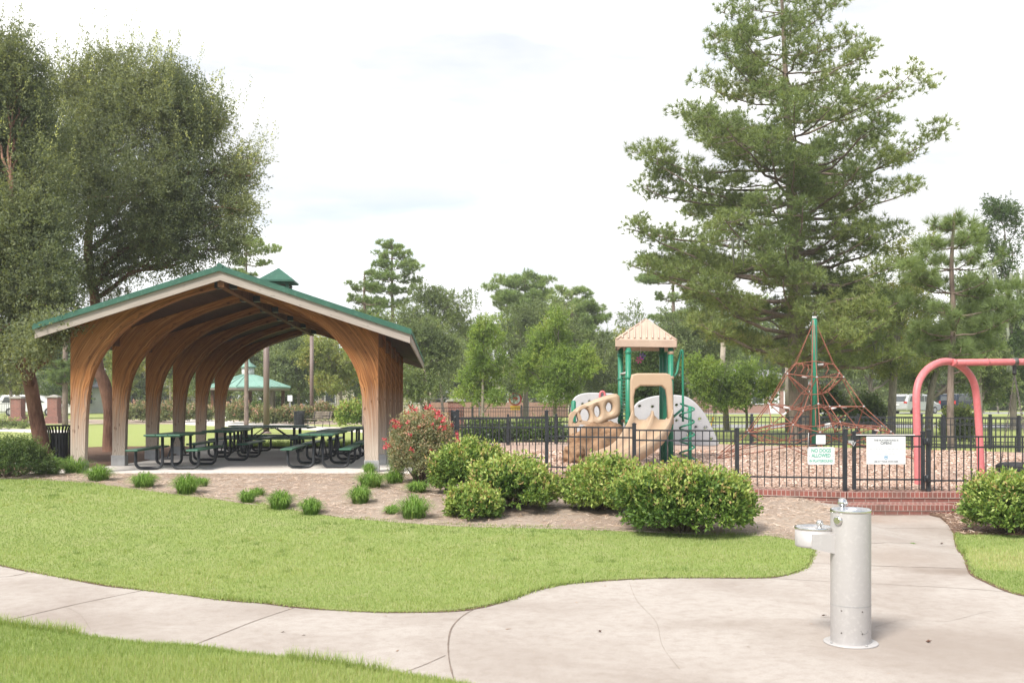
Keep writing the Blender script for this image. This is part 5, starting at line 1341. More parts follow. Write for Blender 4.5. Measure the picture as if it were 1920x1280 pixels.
# ================================================================ PLANTS
def limb(mb, a, b, r0, r1, sag=0., n=5, wob=.04, rnd_=random):
    a, b = Vector(a), Vector(b); l = (b - a).length
    mid = [a.lerp(b, t) + Vector((rnd_.uniform(-1, 1), rnd_.uniform(-1, 1), rnd_.uniform(-1, 1))) * l * wob * math.sin(PI * t) + Vector((0, 0, -sag * l * math.sin(PI * t))) for t in [i / n for i in range(n + 1)]]
    cv = curve3(mid, 2) if r0 > .02 else mid
    mb.tube(cv, [r0 + (r1 - r0) * i / (len(cv) - 1) for i in range(len(cv))], 7 if r0 > .05 else 4, cap=False); return mid
def tree(name, label, cat, base, trunk, blobs, nspray, per, slen, leaf, lw, mat, bark, seed, up=.3, keep=-.12, group=None, freq=.9, shell=.45, tr=.3, limbs=True, zmin=None, shoots=0, sb=18, sbs=.34, even=0.):
    """trunk: [(x,y,z,r)...] in world space; blobs: [(centre, radii)...] in world space"""
    rs = np.random.RandomState(seed); rd = random.Random(seed)
    t = thing(name, label, cat, base, group=group); B = Vector(base); Bn = np.array(B)
    mb = MB(); tp = [Vector(p[:3]) - B for p in trunk]; rad = [p[3] for p in trunk]
    cp = curve3(tp, 4); rr = list(np.interp(np.linspace(0, 1, len(cp)), np.linspace(0, 1, len(rad)), rad)); mb.tube(cp, rr, 12)
    if limbs:
        for (c, r) in blobs:
            C_ = Vector(c) - B; k = min(range(len(cp) // 3, len(cp)), key=lambda q_: abs(cp[q_].z - (C_.z - .9)) + rd.uniform(0, .6)); m = limb(mb, cp[k], C_, rr[k] * .5 + .01, rr[k] * .16 + .006, -.06, 6, .05, rd)
            for _ in range(7):
                d = Vector((rd.gauss(0, 1), rd.gauss(0, 1), rd.gauss(.3, 1))).normalized(); e = C_ + Vector((d.x * r[0], d.y * r[1], d.z * r[2])) * .8
                limb(mb, m[rd.randint(2, 6)], e, rr[k] * .13 + .004, .005, -.04, 4, .07, rd)
    mb.build('trunk', bark, t)
    big = blobs; sbl = subblobs(blobs, sb, sbs, rs) + [(c, tuple(np.array(r) * .55)) for c, r in blobs]
    p, o, q = blobs_points(sbl, int(nspray * (1 - even)), rs, shell)
    if even:
        p2, o2, q2 = blobs_points(big, int(nspray * even), rs, .5); p = np.concatenate([p, p2]); o = np.concatenate([o, o2])
    nz1, nz2_ = Noise3(rs, freq * 2.2), Noise3(rs, freq * .8)
    k = (nz1(p) * .7 + nz2_(p) * .6 + rs.normal(0, .12, len(p))) > keep
    if zmin is not None: k &= p[:, 2] > zmin
    p, o = p[k] - Bn, o[k]
    v = [sprays(p, o, rs, per, slen, leaf, lw, up, tr, freq * 1.4)]
    if shoots:
        p, o, q = blobs_points(big, shoots * 3, rs, .05); kk = (o[:, 2] > .1) & (p[:, 2] > np.percentile(p[:, 2], 45)); p = p[kk][:shoots] - Bn; o = o[kk][:shoots]
        v.append(sprays(p + o * slen * .3, o * .4 + np.array([0, 0, .5]), rs, per * 2, slen * 2.0, leaf * .85, lw * .85, .8, .35, freq, np.clip(rs.normal(.75, .15, len(p)), 0, 1), .03))
    V, F_, r_ = merge(v)
    fast('crown', V, F_, mat, t, r_); return t
def eb(px, py, rx, rz, Y, ry=None):
    """ellipsoid blob centred on a sight line, radii given in photo pixels at that distance"""
    k = Y / FPX; c = P(px, py, Y); return (tuple(c), (rx * k, (ry if ry else (rx + rz) / 2) * k, rz * k))
def tr(px, py, Y, rpx): p = P(px, py, Y); return (p.x, p.y, p.z, rpx * Y / FPX)

# ---- the two red barked trees at the left
b = on(82, 24.2)
tree('elm_tree', 'leaning red barked tree at far left, its low leaves hanging over the pavilion eave', 'tree', b,
     [(b.x, b.y, b.z - .1, .27), tr(78, 835, 24.2, 14.5), tr(66, 770, 24.1, 13), tr(55, 710, 23.9, 12.5), tr(42, 665, 23.7, 12), tr(35, 600, 23.5, 9), tr(30, 500, 23.3, 7), tr(20, 330, 23.2, 4)],
     [eb(25, 600, 70, 75, 22.6), eb(-60, 520, 130, 120, 23), eb(60, 520, 75, 70, 22.8), eb(20, 400, 95, 90, 23.5), eb(-80, 330, 140, 120, 24), eb(35, 250, 80, 90, 24.5), eb(10, 120, 62, 75, 24.5), eb(-60, 180, 90, 110, 24), eb(95, 635, 45, 32, 20.3), eb(112, 612, 30, 20, 19.9), eb(60, 650, 45, 32, 21.3), eb(0, 655, 60, 35, 22.5), eb(90, 560, 50, 55, 22.5), eb(50, 440, 70, 70, 23), eb(40, 170, 50, 70, 24.5), eb(-10, 300, 90, 80, 24.2), eb(70, 340, 60, 60, 23.8)],
     14500, 20, .40, .074, .030, 'lf_left', 'bark', 21, .35, -.16, freq=1.2, shoots=130, sb=36, sbs=.24, even=.4)
b = on(208, 29.2)
tree('elm_tree', 'large spreading red barked tree rising behind the left side of the pavilion', 'tree', b,
     [(b.x, b.y, b.z - .1, .26), tr(205, 835, 29.2, 12.5), tr(206, 770, 29.2, 11.5), tr(196, 720, 29.2, 11.5), tr(183, 680, 29.2, 10), tr(178, 560, 29.3, 9), tr(165, 470, 29.3, 8), tr(180, 340, 29.5, 5), tr(200, 220, 29.5, 3)],
     [eb(130, 330, 100, 110, 29), eb(230, 250, 110, 90, 29.5), eb(330, 230, 90, 90, 29.5), eb(250, 370, 120, 90, 28.5), eb(370, 350, 105, 90, 29), eb(430, 310, 75, 62, 29.5), eb(440, 400, 55, 45, 29), eb(380, 440, 75, 38, 28.8), eb(300, 450, 85, 45, 29), eb(185, 160, 80, 65, 30), eb(270, 145, 55, 50, 30), eb(310, 160, 45, 42, 30), eb(110, 190, 75, 75, 30), eb(90, 450, 70, 60, 28), eb(400, 235, 50, 45, 29.3), eb(470, 330, 28, 20, 29.3), eb(175, 520, 55, 50, 29), eb(260, 480, 80, 50, 29.5), eb(120, 560, 45, 45, 28.5), eb(345, 490, 60, 30, 29), eb(440, 470, 45, 25, 29), eb(200, 570, 50, 30, 29.5), eb(150, 260, 60, 60, 29.5), eb(320, 400, 60, 50, 29.3), eb(300, 190, 80, 60, 29.5), eb(360, 265, 80, 60, 29.5), eb(235, 175, 60, 50, 29.5)],
     16500, 20, .46, .086, .034, 'lf_left', 'bark', 22, .4, -.06, freq=1.15, shoots=260, sb=36, sbs=.24, even=.4)
# a side stem of that tree, forking low and reaching up left
def stems(root_name): pass

# ---- the big loblolly pine
def pine(label, base, tpts, levels, seed, mat, bark='pinebark', tl=.2, per=16, dens=1., nlen=.2, wid=.028, droop=.0, group=None, name='pine_tree', moss=0, pad=.55, fill=1.):
    """levels: (z, left reach, right reach, count); branches carry flattened sprays of needle tufts"""
    rd = random.Random(seed); rs = np.random.RandomState(seed)
    t = thing(name, label, 'tree', base, group=group); B = Vector(base)
    mb = MB(); tp = [Vector(p[:3]) - B for p in tpts]; rad = [p[3] for p in tpts]; cp = curve3(tp, 5)
    rr = list(np.interp(np.linspace(0, 1, len(cp)), np.linspace(0, 1, len(rad)), rad)); mb.tube(cp, rr, 12)
    zs = [p.z for p in cp]; TP = []; TA = []; MS = []
    for (z, lx, rx, cnt) in levels:
        zl = z - B.z; i = min(range(len(zs)), key=lambda k: abs(zs[k] - zl)); o = Vector((cp[i].x, cp[i].y, zl)); tr_ = rr[i]
        for c in range(cnt):
            az = 2 * PI * (c + rd.uniform(-.3, .3)) / cnt + z * 1.7
            ca, sa = math.cos(az), math.sin(az); ln = (rx if ca > 0 else lx); ln = ln * (abs(ca) ** 1.0 + abs(sa) * .82) / (abs(ca) + abs(sa)) * rd.uniform(.80, 1.08) if ln > 0 else 0
            if ln < .25: continue
            rise = rd.uniform(.02, .42) - droop
            tip = o + Vector((ca, sa, rise)) * ln
            br = []
            nseg = 6
            for k in range(nseg + 1):
                f = k / nseg; pt = o.lerp(tip, f) + Vector((0, 0, -.10 * ln * math.sin(PI * f * .9))) + Vector((rd.uniform(-1, 1), rd.uniform(-1, 1), rd.uniform(-1, 1))) * .03 * ln * math.sin(PI * f)
                br.append(pt)
            mb.tube(br, [max(.010, (tr_ * .30 + .008) * (1 - .8 * k / nseg)) for k in range(nseg + 1)], 5, cap=False)
            if moss and z < B.z + 8 and rd.random() < moss: MS.append(br[rd.randint(2, 5)])
            # side twigs carrying rounded pads of upright tufts
            npad = max(2, int(ln * 1.5 * dens + .5))
            for j in range(npad):
                f = 1 - (j / npad) ** 1.15 * .72 + rd.uniform(-.05, .05); f = min(1, f); k = min(nseg - 1, int(f * nseg)); q = br[k].lerp(br[k + 1], f * nseg - k)
                s_ = Vector((-sa, ca, 0)) * rd.choice((-1, 1)) * (0 if j == 0 else rd.uniform(.1, .5) * ln * .42)
                e = q + s_ + Vector((0, 0, rd.uniform(.0, .35) * pad)); mb.tube([q, q.lerp(e, .5) + Vector((0, 0, -.04)), e], [.016, .012, .006], 4, cap=False)
                R_ = pad * rd.uniform(.6, 1.25) * (1 if ln > 1.5 else .7); m = int(34 * fill * (R_ / pad) ** 2)
                for a in range(m):
                    g = Vector((rd.gauss(0, 1), rd.gauss(0, 1), rd.gauss(0, 1))).normalized() * rd.uniform(.2, 1) ** .6
                    p_ = e + Vector((g.x * R_, g.y * R_, g.z * R_ * .52 + R_ * .12)); TP.append(p_)
                    TA.append((Vector((g.x, g.y, max(g.z, -.2) + .55)) + Vector((rd.gauss(0, .25), rd.gauss(0, .25), 0))).normalized())
                    if a % 9 == 0: mb.tube([e + Vector((0, 0, -.05)), p_], [.007, .004], 3, cap=False)
    mb.build('trunk', bark, t)
    TP = np.array(TP); TA = np.array(TA); nn = Noise3(rs, .9)
    v, f, r = tufts(TP, TA, rs, per, nlen, wid, np.clip(.45 + .5 * nn(TP), .05, .95))
    fast('crown', v, f, mat, t, r)
    if MS:
        for q in MS[:8]:
            mb = MB()
            for _ in range(5):
                a = q + Vector((rd.uniform(-.25, .25), rd.uniform(-.2, .2), 0)); l = rd.uniform(.4, 1.1)
                mb.tube([a, a + Vector((rd.uniform(-.06, .06), 0, -l * .5)), a + Vector((rd.uniform(-.1, .1), 0, -l))], [.03, .045, .008], 4)
            mb.build('hanging_moss', 'moss', t)
    return t
PY = 36.0; b = on(1500, PY); kz = lambda y, Y=PY: EYE - (y - HZ) * Y / FPX
K = PY / FPX
prof = [(-60, 10, 25), (-20, 60, 70), (10, 90, 75), (50, 130, 95), (90, 155, 150), (125, 150, 170), (150, 130, 165), (185, 190, 60), (215, 205, 240), (245, 190, 262), (280, 270, 120), (305, 290, 250), (335, 282, 258), (365, 270, 90), (395, 290, 215), (430, 300, 190), (465, 310, 120), (490, 300, 200), (520, 285, 215), (550, 270, 210), (580, 250, 215), (610, 230, 225), (640, 205, 215), (665, 120, 190)]
levels = [(kz(y + 14), l * K * 1.0, r * K * 1.0, 5 if y < 300 else 6) for (y, l, r) in prof]
pine('huge pine tree towering behind the rope net, branches reaching nearly to the ground', b,
     [(b.x, b.y, b.z - .2, .40), tr(1499, 780, PY, 20), tr(1494, 640, PY, 16.5), tr(1492, 540, PY, 14), tr(1488, 430, PY, 11.5), tr(1481, 310, PY, 9), tr(1476, 210, PY, 6.5), tr(1471, 100, PY, 4.5), tr(1466, 0, PY, 3), tr(1462, -70, PY, 1.5)],
     levels, 31, 'lf_pine', per=16, dens=1.0, nlen=.25, wid=.024, moss=.05, pad=.62, fill=1.15)
# young long needled pine right of it
YY = 30.0; b = on(1783, YY); K = YY / FPX
prof = [(402, 10, 14, 3), (430, 42, 34, 4), (465, 85, 60, 5), (505, 80, 95, 5), (550, 112, 100, 5), (590, 105, 120, 5), (630, 95, 110, 5), (665, 60, 95, 4), (700, 30, 50, 2)]
pine('young long needled pine standing behind the red swing arch', b, [(b.x, b.y, b.z - .1, .10), tr(1782, 780, YY, 6.5), tr(1783, 700, YY, 5.8), tr(1788, 600, YY, 5), tr(1784, 500, YY, 4), tr(1790, 400, YY, 2)],
     [(kz(y, YY), l * K, r * K, n) for y, l, r, n in prof], 33, 'lf_pine2', 'pinebark', tl=.34, per=60, dens=1.45, nlen=.36, wid=.015, pad=.40, fill=.42)

# ---- background trees
def ftree(label, px, Y, crown, mat, seed, bark='greybark', trunkpx=5, leafpx=3.2, n=900, name='tree', keep=-.1, lean=0, group='trees beyond the playground and lawn', limbs=True, per=12, shell=.5):
    """crown: list of (px, py, rx, rz)"""
    k = Y / FPX; b = on(px, Y); bl = [eb(a, b_, c, d, Y + random.Random(seed + i).uniform(-.5, .5) * c * k) for i, (a, b_, c, d) in enumerate(crown)]
    cy_ = sum(c[1] for c in crown) / len(crown); cxp = sum(c[0] for c in crown) / len(crown)
    return tree(name, label, 'tree', b, [(b.x, b.y, b.z - .1, trunkpx * k * .6), (b.x, b.y, b.z + .9, trunkpx * k * .5), tr(px * .7 + cxp * .3, (cy_ + 760) / 2, Y, trunkpx * .42), tr(cxp, cy_, Y, trunkpx * .25)],
                bl, n, per, leafpx * k * 3.0, leafpx * k, leafpx * k * .62, mat, bark, seed, .3, keep, group, freq=1.2 / (40 * k) * 2.2, shell=shell, limbs=limbs)
def fpine(label, px, Y, top, levels, seed, bark='pinebark', tp=4.5, mat='lf_fpine', per=11, dens=.55, nl=5.5, group='trees beyond the playground and lawn'):
    k = Y / FPX; b = on(px, Y)
    ll = [(EYE - (y - HZ) * k, l * k, r * k, n) for (y, l, r, n) in levels]
    return pine(label, b, [(b.x, b.y, b.z - .1, tp * k), tr(px, 700, Y, tp * .85), tr(px + 1, 600, Y, tp * .7), tr(px, (top + 600) / 2, Y, tp * .55), tr(px, top, Y, 1)], ll, seed, mat, bark, tl=5.5 * k, per=per, dens=min(1.2, dens), pad=14 * k, fill=.9, nlen=nl * k, wid=1.1 * k, group=group)
fpine('tall thin pine with an open crown above the right end of the pavilion roof', 735, 62, 458, [(465, 22, 22, 5), (485, 36, 34, 6), (505, 30, 45, 6), (525, 48, 66, 6), (548, 60, 50, 5), (575, 60, 30, 5)], 41, per=20, dens=2.0, nl=8)
fpine('shorter pine left of the tall thin one, showing over the green roof edge', 683, 52, 512, [(520, 10, 12, 3), (545, 28, 30, 5), (570, 40, 38, 6), (600, 45, 45, 6), (635, 45, 40, 5)], 42, per=18, dens=1.3, nl=9, mat='lf_pine2')
fpine('pine with two rounded tops behind the maple trees', 985, 72, 520, [(528, 30, 35, 7), (545, 50, 42, 8), (565, 70, 52, 8), (590, 60, 40, 6)], 43, per=18, dens=1.5, nl=9)
fpine('flat topped pine behind the maple trees, nearest the play tower', 1072, 68, 545, [(552, 30, 30, 6), (570, 42, 40, 7), (592, 45, 58, 7), (618, 30, 72, 7), (645, 25, 60, 5)], 44, per=18, dens=1.4, nl=9)
fpine('thin pine poking out behind the right side of the spreading elm', 462, 58, 452, [(460, 30, 32, 5), (476, 45, 60, 6), (496, 30, 38, 5), (520, 40, 20, 4)], 45, per=20, dens=2.0, nl=8)
fpine('slim pine partly hidden behind the left edge of the huge pine', 1262, 66, 470, [(470, 20, 20, 5), (500, 60, 50, 7), (530, 68, 50, 7), (565, 50, 50, 6), (600, 45, 50, 6)], 46, per=20, dens=2.0, nl=8)
ftree('broad grey green oak crown behind the rightmost pavilion columns', 830, 58, [(770, 620, 60, 70), (830, 600, 65, 70), (850, 565, 50, 35), (800, 555, 40, 30), (750, 690, 60, 60), (800, 690, 60, 70)], 'lf_oak', 51, n=5500, keep=-.3, leafpx=3)
ftree('dark dense oak beside the pavilion, low branches over the fence', 805, 50, [(790, 640, 60, 60), (790, 710, 62, 48), (835, 660, 40, 55), (760, 730, 40, 30)], 'lf_oak', 52, n=4500, keep=-.3, leafpx=3.2)
ftree('upright bright green maple with a pale trunk, left of two', 905, 44, [(905, 655, 44, 45), (905, 700, 56, 38), (905, 620, 24, 36), (890, 735, 48, 25), (930, 745, 28, 18)], 'lf_maple', 53, n=3600, trunkpx=6, leafpx=3.2, keep=-.2)
ftree('wide bright green maple with a pale trunk, left of the play tower', 1040, 44, [(1040, 640, 60, 45), (1060, 690, 70, 45), (1000, 700, 45, 40), (1095, 680, 40, 40), (1045, 600, 28, 25), (1050, 735, 60, 22)], 'lf_maple', 54, n=5000, trunkpx=6.5, leafpx=3.2, keep=-.2)
ftree('dull brownish green oak filling the gap between the two maples', 985, 60, [(970, 630, 45, 70), (1000, 600, 60, 50), (960, 700, 50, 60), (1060, 620, 45, 50)], 'lf_oak', 55, n=5000, trunkpx=9, leafpx=3, keep=-.3)
ftree('pale green oak crown behind the right of the wide maple', 1140, 64, [(1140, 660, 50, 40), (1110, 700, 60, 50), (1180, 690, 60, 50), (1220, 650, 60, 60), (1150, 730, 60, 30)], 'lf_oak', 56, n=5500, keep=-.3, leafpx=3)
ftree('dark bushy tree seen through the play tower posts', 1225, 40, [(1220, 690, 50, 50), (1200, 740, 60, 35), (1250, 730, 60, 40)], 'lf_dark', 57, n=4000, keep=-.3)
ftree('yellow green leafy tree low between tower and the huge pine trunk', 1400, 46, [(1400, 705, 50, 40), (1370, 735, 55, 35), (1435, 720, 35, 40), (1330, 700, 45, 50), (1345, 745, 40, 30)], 'lf_maple', 58, n=4500, keep=-.25)
ftree('airy yellowish tree filling the space between the huge pine and young pine', 1672, 40, [(1690, 480, 45, 45), (1660, 560, 65, 60), (1700, 600, 60, 60), (1640, 640, 70, 50), (1725, 540, 35, 50), (1745, 440, 18, 28), (1690, 680, 70, 30)], 'lf_yellow', 59, n=5500, trunkpx=15, leafpx=3.4, keep=-.1)
ftree('dull green tree with a pale trunk directly behind the swing arch', 1742, 42, [(1740, 640, 60, 60), (1790, 660, 60, 50), (1720, 700, 45, 30), (1810, 710, 40, 30)], 'lf_oak', 60, n=3600, trunkpx=14, keep=-.2)
ftree('dense dull green oak filling the space right of the young pine', 1838, 47, [(1830, 600, 48, 50), (1815, 540, 36, 40), (1850, 660, 50, 50), (1800, 650, 45, 50), (1860, 720, 50, 40)], 'lf_oak', 64, n=4200, trunkpx=9, keep=-.3, leafpx=3.2)
ftree('grey green oak behind the yellowish tree, right of the huge pine', 1630, 56, [(1620, 560, 50, 60), (1650, 640, 60, 60), (1600, 680, 60, 50), (1700, 700, 50, 50)], 'lf_oak', 65, n=4200, trunkpx=8, keep=-.3, leafpx=3)
ftree('mid green oak behind the left lower branches of the huge pine', 1290, 60, [(1270, 640, 60, 60), (1320, 600, 50, 50), (1230, 680, 50, 50), (1340, 680, 60, 60)], 'lf_oak', 66, n=4200, trunkpx=8, keep=-.3, leafpx=3)
dk = ftree('dark mossy oak at the right edge, its loose top against the sky', 1900, 50, [(1870, 390, 38, 36), (1905, 420, 32, 50), (1850, 440, 28, 30), (1875, 490, 40, 60), (1900, 570, 55, 60), (1880, 650, 50, 60), (1930, 660, 50, 90), (1890, 720, 60, 35)], 'lf_dark', 61, n=6500, trunkpx=12, keep=-.12, leafpx=3.2)
rd_ = random.Random(5); Bk = dk.location.copy()
for _ in range(24):
    mb = MB()
    q = P(rd_.uniform(1845, 1925), rd_.choice((500, 520, 560, 610, 660, 680)) + rd_.uniform(-10, 10), 49) - Bk; l = rd_.uniform(.5, 1.6)
    mb.tube([q, q + Vector((.05, 0, -l * .5)), q + Vector((rd_.uniform(-.1, .1), 0, -l))], [.05, .09, .01], 5); mb.build('hanging_moss', 'moss', dk)
ftree('round dark tree low at the right edge behind the hanging swing', 1900, 75, [(1870, 720, 50, 40), (1910, 700, 50, 60), (1840, 740, 40, 25)], 'lf_dark', 62, n=3000, keep=-.3)
for i, (px, Y, cr, mt, lb, tpx) in enumerate([
    (640, 74, [(640, 690, 55, 50), (600, 660, 50, 40), (680, 670, 40, 40), (610, 720, 45, 25)], 'lf_yellow', 'tree with rust tinged leaves and a branching trunk behind the round green bush', 6),
    (560, 84, [(560, 670, 50, 50), (530, 700, 50, 45), (585, 720, 40, 30)], 'lf_oak', 'dark tree between the two brown light poles', 6),
    (470, 96, [(470, 665, 60, 50), (430, 650, 50, 50), (510, 650, 50, 60)], 'lf_oak', 'tree rising directly behind the gazebo roof', 6),
    (690, 66, [(690, 640, 45, 60), (720, 700, 45, 60), (700, 740, 40, 25)], 'lf_maple', 'green tree just left of the right pavilion columns', 5),
    (320, 88, [(320, 680, 45, 50), (290, 640, 50, 40), (345, 720, 40, 30)], 'lf_yellow', 'tree seen between the second and third left pavilion arches', 6),
    (385, 84, [(385, 700, 35, 50), (400, 650, 40, 40)], 'lf_oak', 'tree seen between the last two left pavilion arches', 6),
    (232, 66, [(232, 680, 35, 35), (245, 650, 35, 30), (225, 720, 22, 20)], 'lf_yellow', 'small orange tinged tree right of the leaning trunk behind the pavilion', 4),
    (22, 62, [(15, 700, 45, 40), (-20, 680, 50, 50), (35, 660, 40, 30)], 'lf_yellow', 'small tree with thinning yellowish leaves near the left brick pillar', 6),
    (160, 74, [(155, 690, 50, 45), (170, 650, 50, 40), (100, 690, 40, 50)], 'lf_dark', 'dark round tree between the two leaning red trunks', 6)]):
    ftree(lb, px, Y, cr, mt, 70 + i, n=2800, trunkpx=tpx, keep=-.3, leafpx=3.4, group='trees behind the pavilion and lawn')
fpine('small light green long needled pine between the left brick pillar and first arch', 122, 58, 672, [(676, 8, 8, 3), (690, 22, 22, 6), (705, 26, 26, 7), (720, 22, 22, 6)], 80, tp=5.5, mat='lf_pine2', per=30, dens=1.6, nl=10, group='trees behind the pavilion and lawn')
# a further belt of ordinary trees filling the line behind
kinds = ['lf_oak', 'lf_maple', 'lf_oak', 'lf_yellow']
words = ['grey green', 'fresh green', 'dull olive', 'yellowish']
places = ['behind the left brick pillars', 'above the long low white building', 'above the porch house roof', 'left of the gazebo', 'right of the gazebo', 'between the two light poles', 'behind the right pavilion columns', 'just right of the pavilion roof', 'behind the left maple', 'between the maples, far back', 'left of the tower roof', 'behind the tower roof', 'right of the tower handrail', 'behind the utility pole', 'right of the huge pine trunk', 'behind the silver van', 'above the dark blue car', 'behind the hanging tire swing']
for i, wd in enumerate(places):
    px = [20, 95, 265, 400, 530, 545, 700, 790, 880, 985, 1110, 1200, 1300, 1385, 1580, 1690, 1800, 1900][i]; Y = (86 if px < 1250 else 104) + (i * 7) % 9; rr_ = random.Random(300 + i)
    top = 610 + rr_.uniform(-20, 25) - (70 if px > 1250 else 0) - (30 if 680 < px < 830 else 0)
    cr = [(px + rr_.uniform(-25, 25), top + (760 - top) * f + rr_.uniform(-6, 6), rr_.uniform(36, 56), rr_.uniform(34, 48)) for f in (.2, .38, .55, .72, .85)]
    ftree('%s tree in the far row, %s' % (words[i % 4], wd), px, Y, cr, kinds[i % 4], 300 + i, n=2300, trunkpx=5, keep=-.3, leafpx=3.6, group='far row of trees closing the park')
# thick far woods as one mass
rs = np.random.RandomState(90); bl = []
for i in range(52):
    px = -80 + i * 40 + rs.uniform(-15, 15); Y = 112 + rs.uniform(-8, 10); top = 640 + 22 * math.sin(i * 1.3) + rs.uniform(-20, 20)
    if 640 < px < 900: top -= 25
    if 900 < px < 1170: top -= 10
    if px > 1180: top -= 55
    bl.append(eb(px, (top + 790) / 2, 34, (790 - top) / 2, Y, 40))
p, o, q = blobs_points(bl, 34000, rs, .35); V, F_, r_ = sprays(p, o, rs, 9, .9, .26, .17, .3, .5, .12)
tag(fast('woods', V, F_, 'lf_oak', rnd=r_), 'far woods closing off the park behind the houses', kind='stuff')

# ---------------------------------------------------------------- shrubs
def shrub(name, label, cat, px0, px1, ytop, ybot, Y, mat, seed, n=2400, per=11, leaf=.058, lw=.033, up=.55, depth=.85, lob=.34, group=None, slen=.13, flat=.8, keep=-.16, base=None, tw=True):
    k = Y / FPX; rs = np.random.RandomState(seed); cxw = ((px0 + px1) / 2 - 960) * k; rx = (px1 - px0) / 2 * k
    g = hz(cxw, Y); t = thing(name, label, cat, (cxw, Y, g), group=group)
    ht = EYE - (ytop - HZ) * k - g; ry = rx * depth; ht -= slen * 1.1; rx -= slen * .35
    n_ = Noise3(rs, 2.4 / max(.5, rx)); d = unit(rs.normal(size=(n, 3))); d[:, 2] = np.where(d[:, 2] < -.45, -d[:, 2], d[:, 2])
    lump = .94 + lob * n_(d * rx * 2) + lob * .5 * Noise3(rs, 6 / max(.5, rx))(d * rx * 2)
    q = rs.uniform(0, 1, n) ** .22
    c = np.array([0, 0, ht * .42]); R3 = np.array([rx * .95, ry, ht * .52])
    p = c + d * R3 * (q * lump)[:, None]; p[:, 2] = np.maximum(p[:, 2], .04 + .06 * rs.uniform(0, 1, n))
    kp = (Noise3(rs, 9 / max(.6, rx))(p) + rs.normal(0, .2, n)) > keep; p, d = p[kp], d[kp]
    a = sprays(p, d, rs, per, slen, leaf, lw, up, .5, 3.2)
    # top new growth is brighter: extra young leaves on the outermost shoots
    m = int(len(p) * .30); j = rs.choice(len(p), m); jj = j[(d[j, 2] > -.05)]
    b_ = sprays(p[jj] + d[jj] * slen * .5, d[jj] * .5 + np.array([0, 0, .4]), rs, per, slen * 1.45, leaf, lw * .9, 1.0, .35, 3, np.clip(rs.normal(.76, .15, len(jj)), 0, 1))
    V, F_, r_ = merge([a, b_]); fast('foliage', V, F_, mat, t, r_)
    if tw:
        mb = MB(); rd = random.Random(seed)
        for _ in range(26):
            az = rd.uniform(0, 2 * PI); el_ = rd.uniform(.2, 1.4); e = Vector((math.cos(az) * math.cos(el_) * rx * .8, math.sin(az) * math.cos(el_) * ry * .8, ht * .8 * math.sin(el_) + .05)); limb(mb, (e.x * .12, e.y * .12, -.03), e, .016, .005, -.06, 4, .1, rd)
        mb.build('stems', 'stem', t)
    return t
GB = 'broad leaved evergreen bushes in the front planting bed'
shrub('evergreen_bush', 'rounded light green bush at the left rear of the row, beside the red rose bush', 'bush', 803, 972, 828, 925, 16.2, 'lf_bush', 101, 2900, group=GB)
shrub('evergreen_bush', 'light green bush in front of the fence corner post, behind the small low bush', 'bush', 872, 1052, 862, 978, 14.9, 'lf_bush', 102, 3400, group=GB)
shrub('evergreen_bush', 'small darker low bush at the left front of the row by the lawn', 'bush', 836, 940, 912, 992, 14.1, 'lf_bush', 103, 1200, group=GB, lob=.32)
shrub('evergreen_bush', 'light green bush in front of the tan slide, between its two neighbours', 'bush', 1044, 1216, 855, 975, 15.0, 'lf_bush', 104, 3400, group=GB)
shrub('evergreen_bush', 'largest light green bush at the right end of the row before the brick wall', 'bush', 1145, 1428, 866, 1004, 13.4, 'lf_bush', 105, 5600, group=GB, depth=.62)
shrub('evergreen_bush', 'green bush with browned leaf tips right of the path, in front of the fence', 'bush', 1815, 2000, 872, 990, 14.2, 'lf_bush', 106, 3400, group=GB)
shrub('evergreen_bush', 'low dark green bush at the left edge of the planting bed', 'bush', -70, 100, 815, 893, 19.0, 'lf_dark', 107, 4200, group=GB, leaf=.035, lw=.02)
# red rose bush
rb = shrub('rose_bush', 'loose bush covered in small red roses beside the right pavilion columns', 'rose bush', 718, 866, 762, 882, 17.6, 'lf_rose', 108, 4600, 8, .036, .021, .6, .8, .30, slen=.14, keep=-.6)
rs = np.random.RandomState(5); k = 17.6 / FPX
d = unit(rs.normal(size=(1400, 3))); d = d[(d[:, 2] > -.05) & (d[:, 1] < .5)][:60]; rxx = 70 * k; ht = EYE - (762 - HZ) * k - rb.location.z
c = np.array([0, 0, ht * .42]) + d * np.array([rxx * .98, rxx * .8, ht * .54]) * rs.uniform(.95, 1.12, (len(d), 1))
c = c[rs.uniform(0, 1, len(c)) < np.clip(.1 + c[:, 2] * .8, 0, 1)]
pts = np.repeat(c, 14, 0) + rs.normal(0, .016, (len(c) * 14, 3)); dd = unit(rs.normal(size=pts.shape) + [0, -.5, .4])
v, f, r = leaves(pts, dd, .038, .036, rs); fast('rose_blossoms', v, f, 'petal', rb, r)
shrub('background_bush', 'round glossy green bush behind the right end of the picnic tables', 'bush', 627, 692, 752, 803, 53, 'lf_bush', 110, 1300, 8, .13, .08, slen=.3, lob=.1, tw=False, group='clipped bushes and hedges far behind')
HG = 'clipped bushes and hedges far behind'
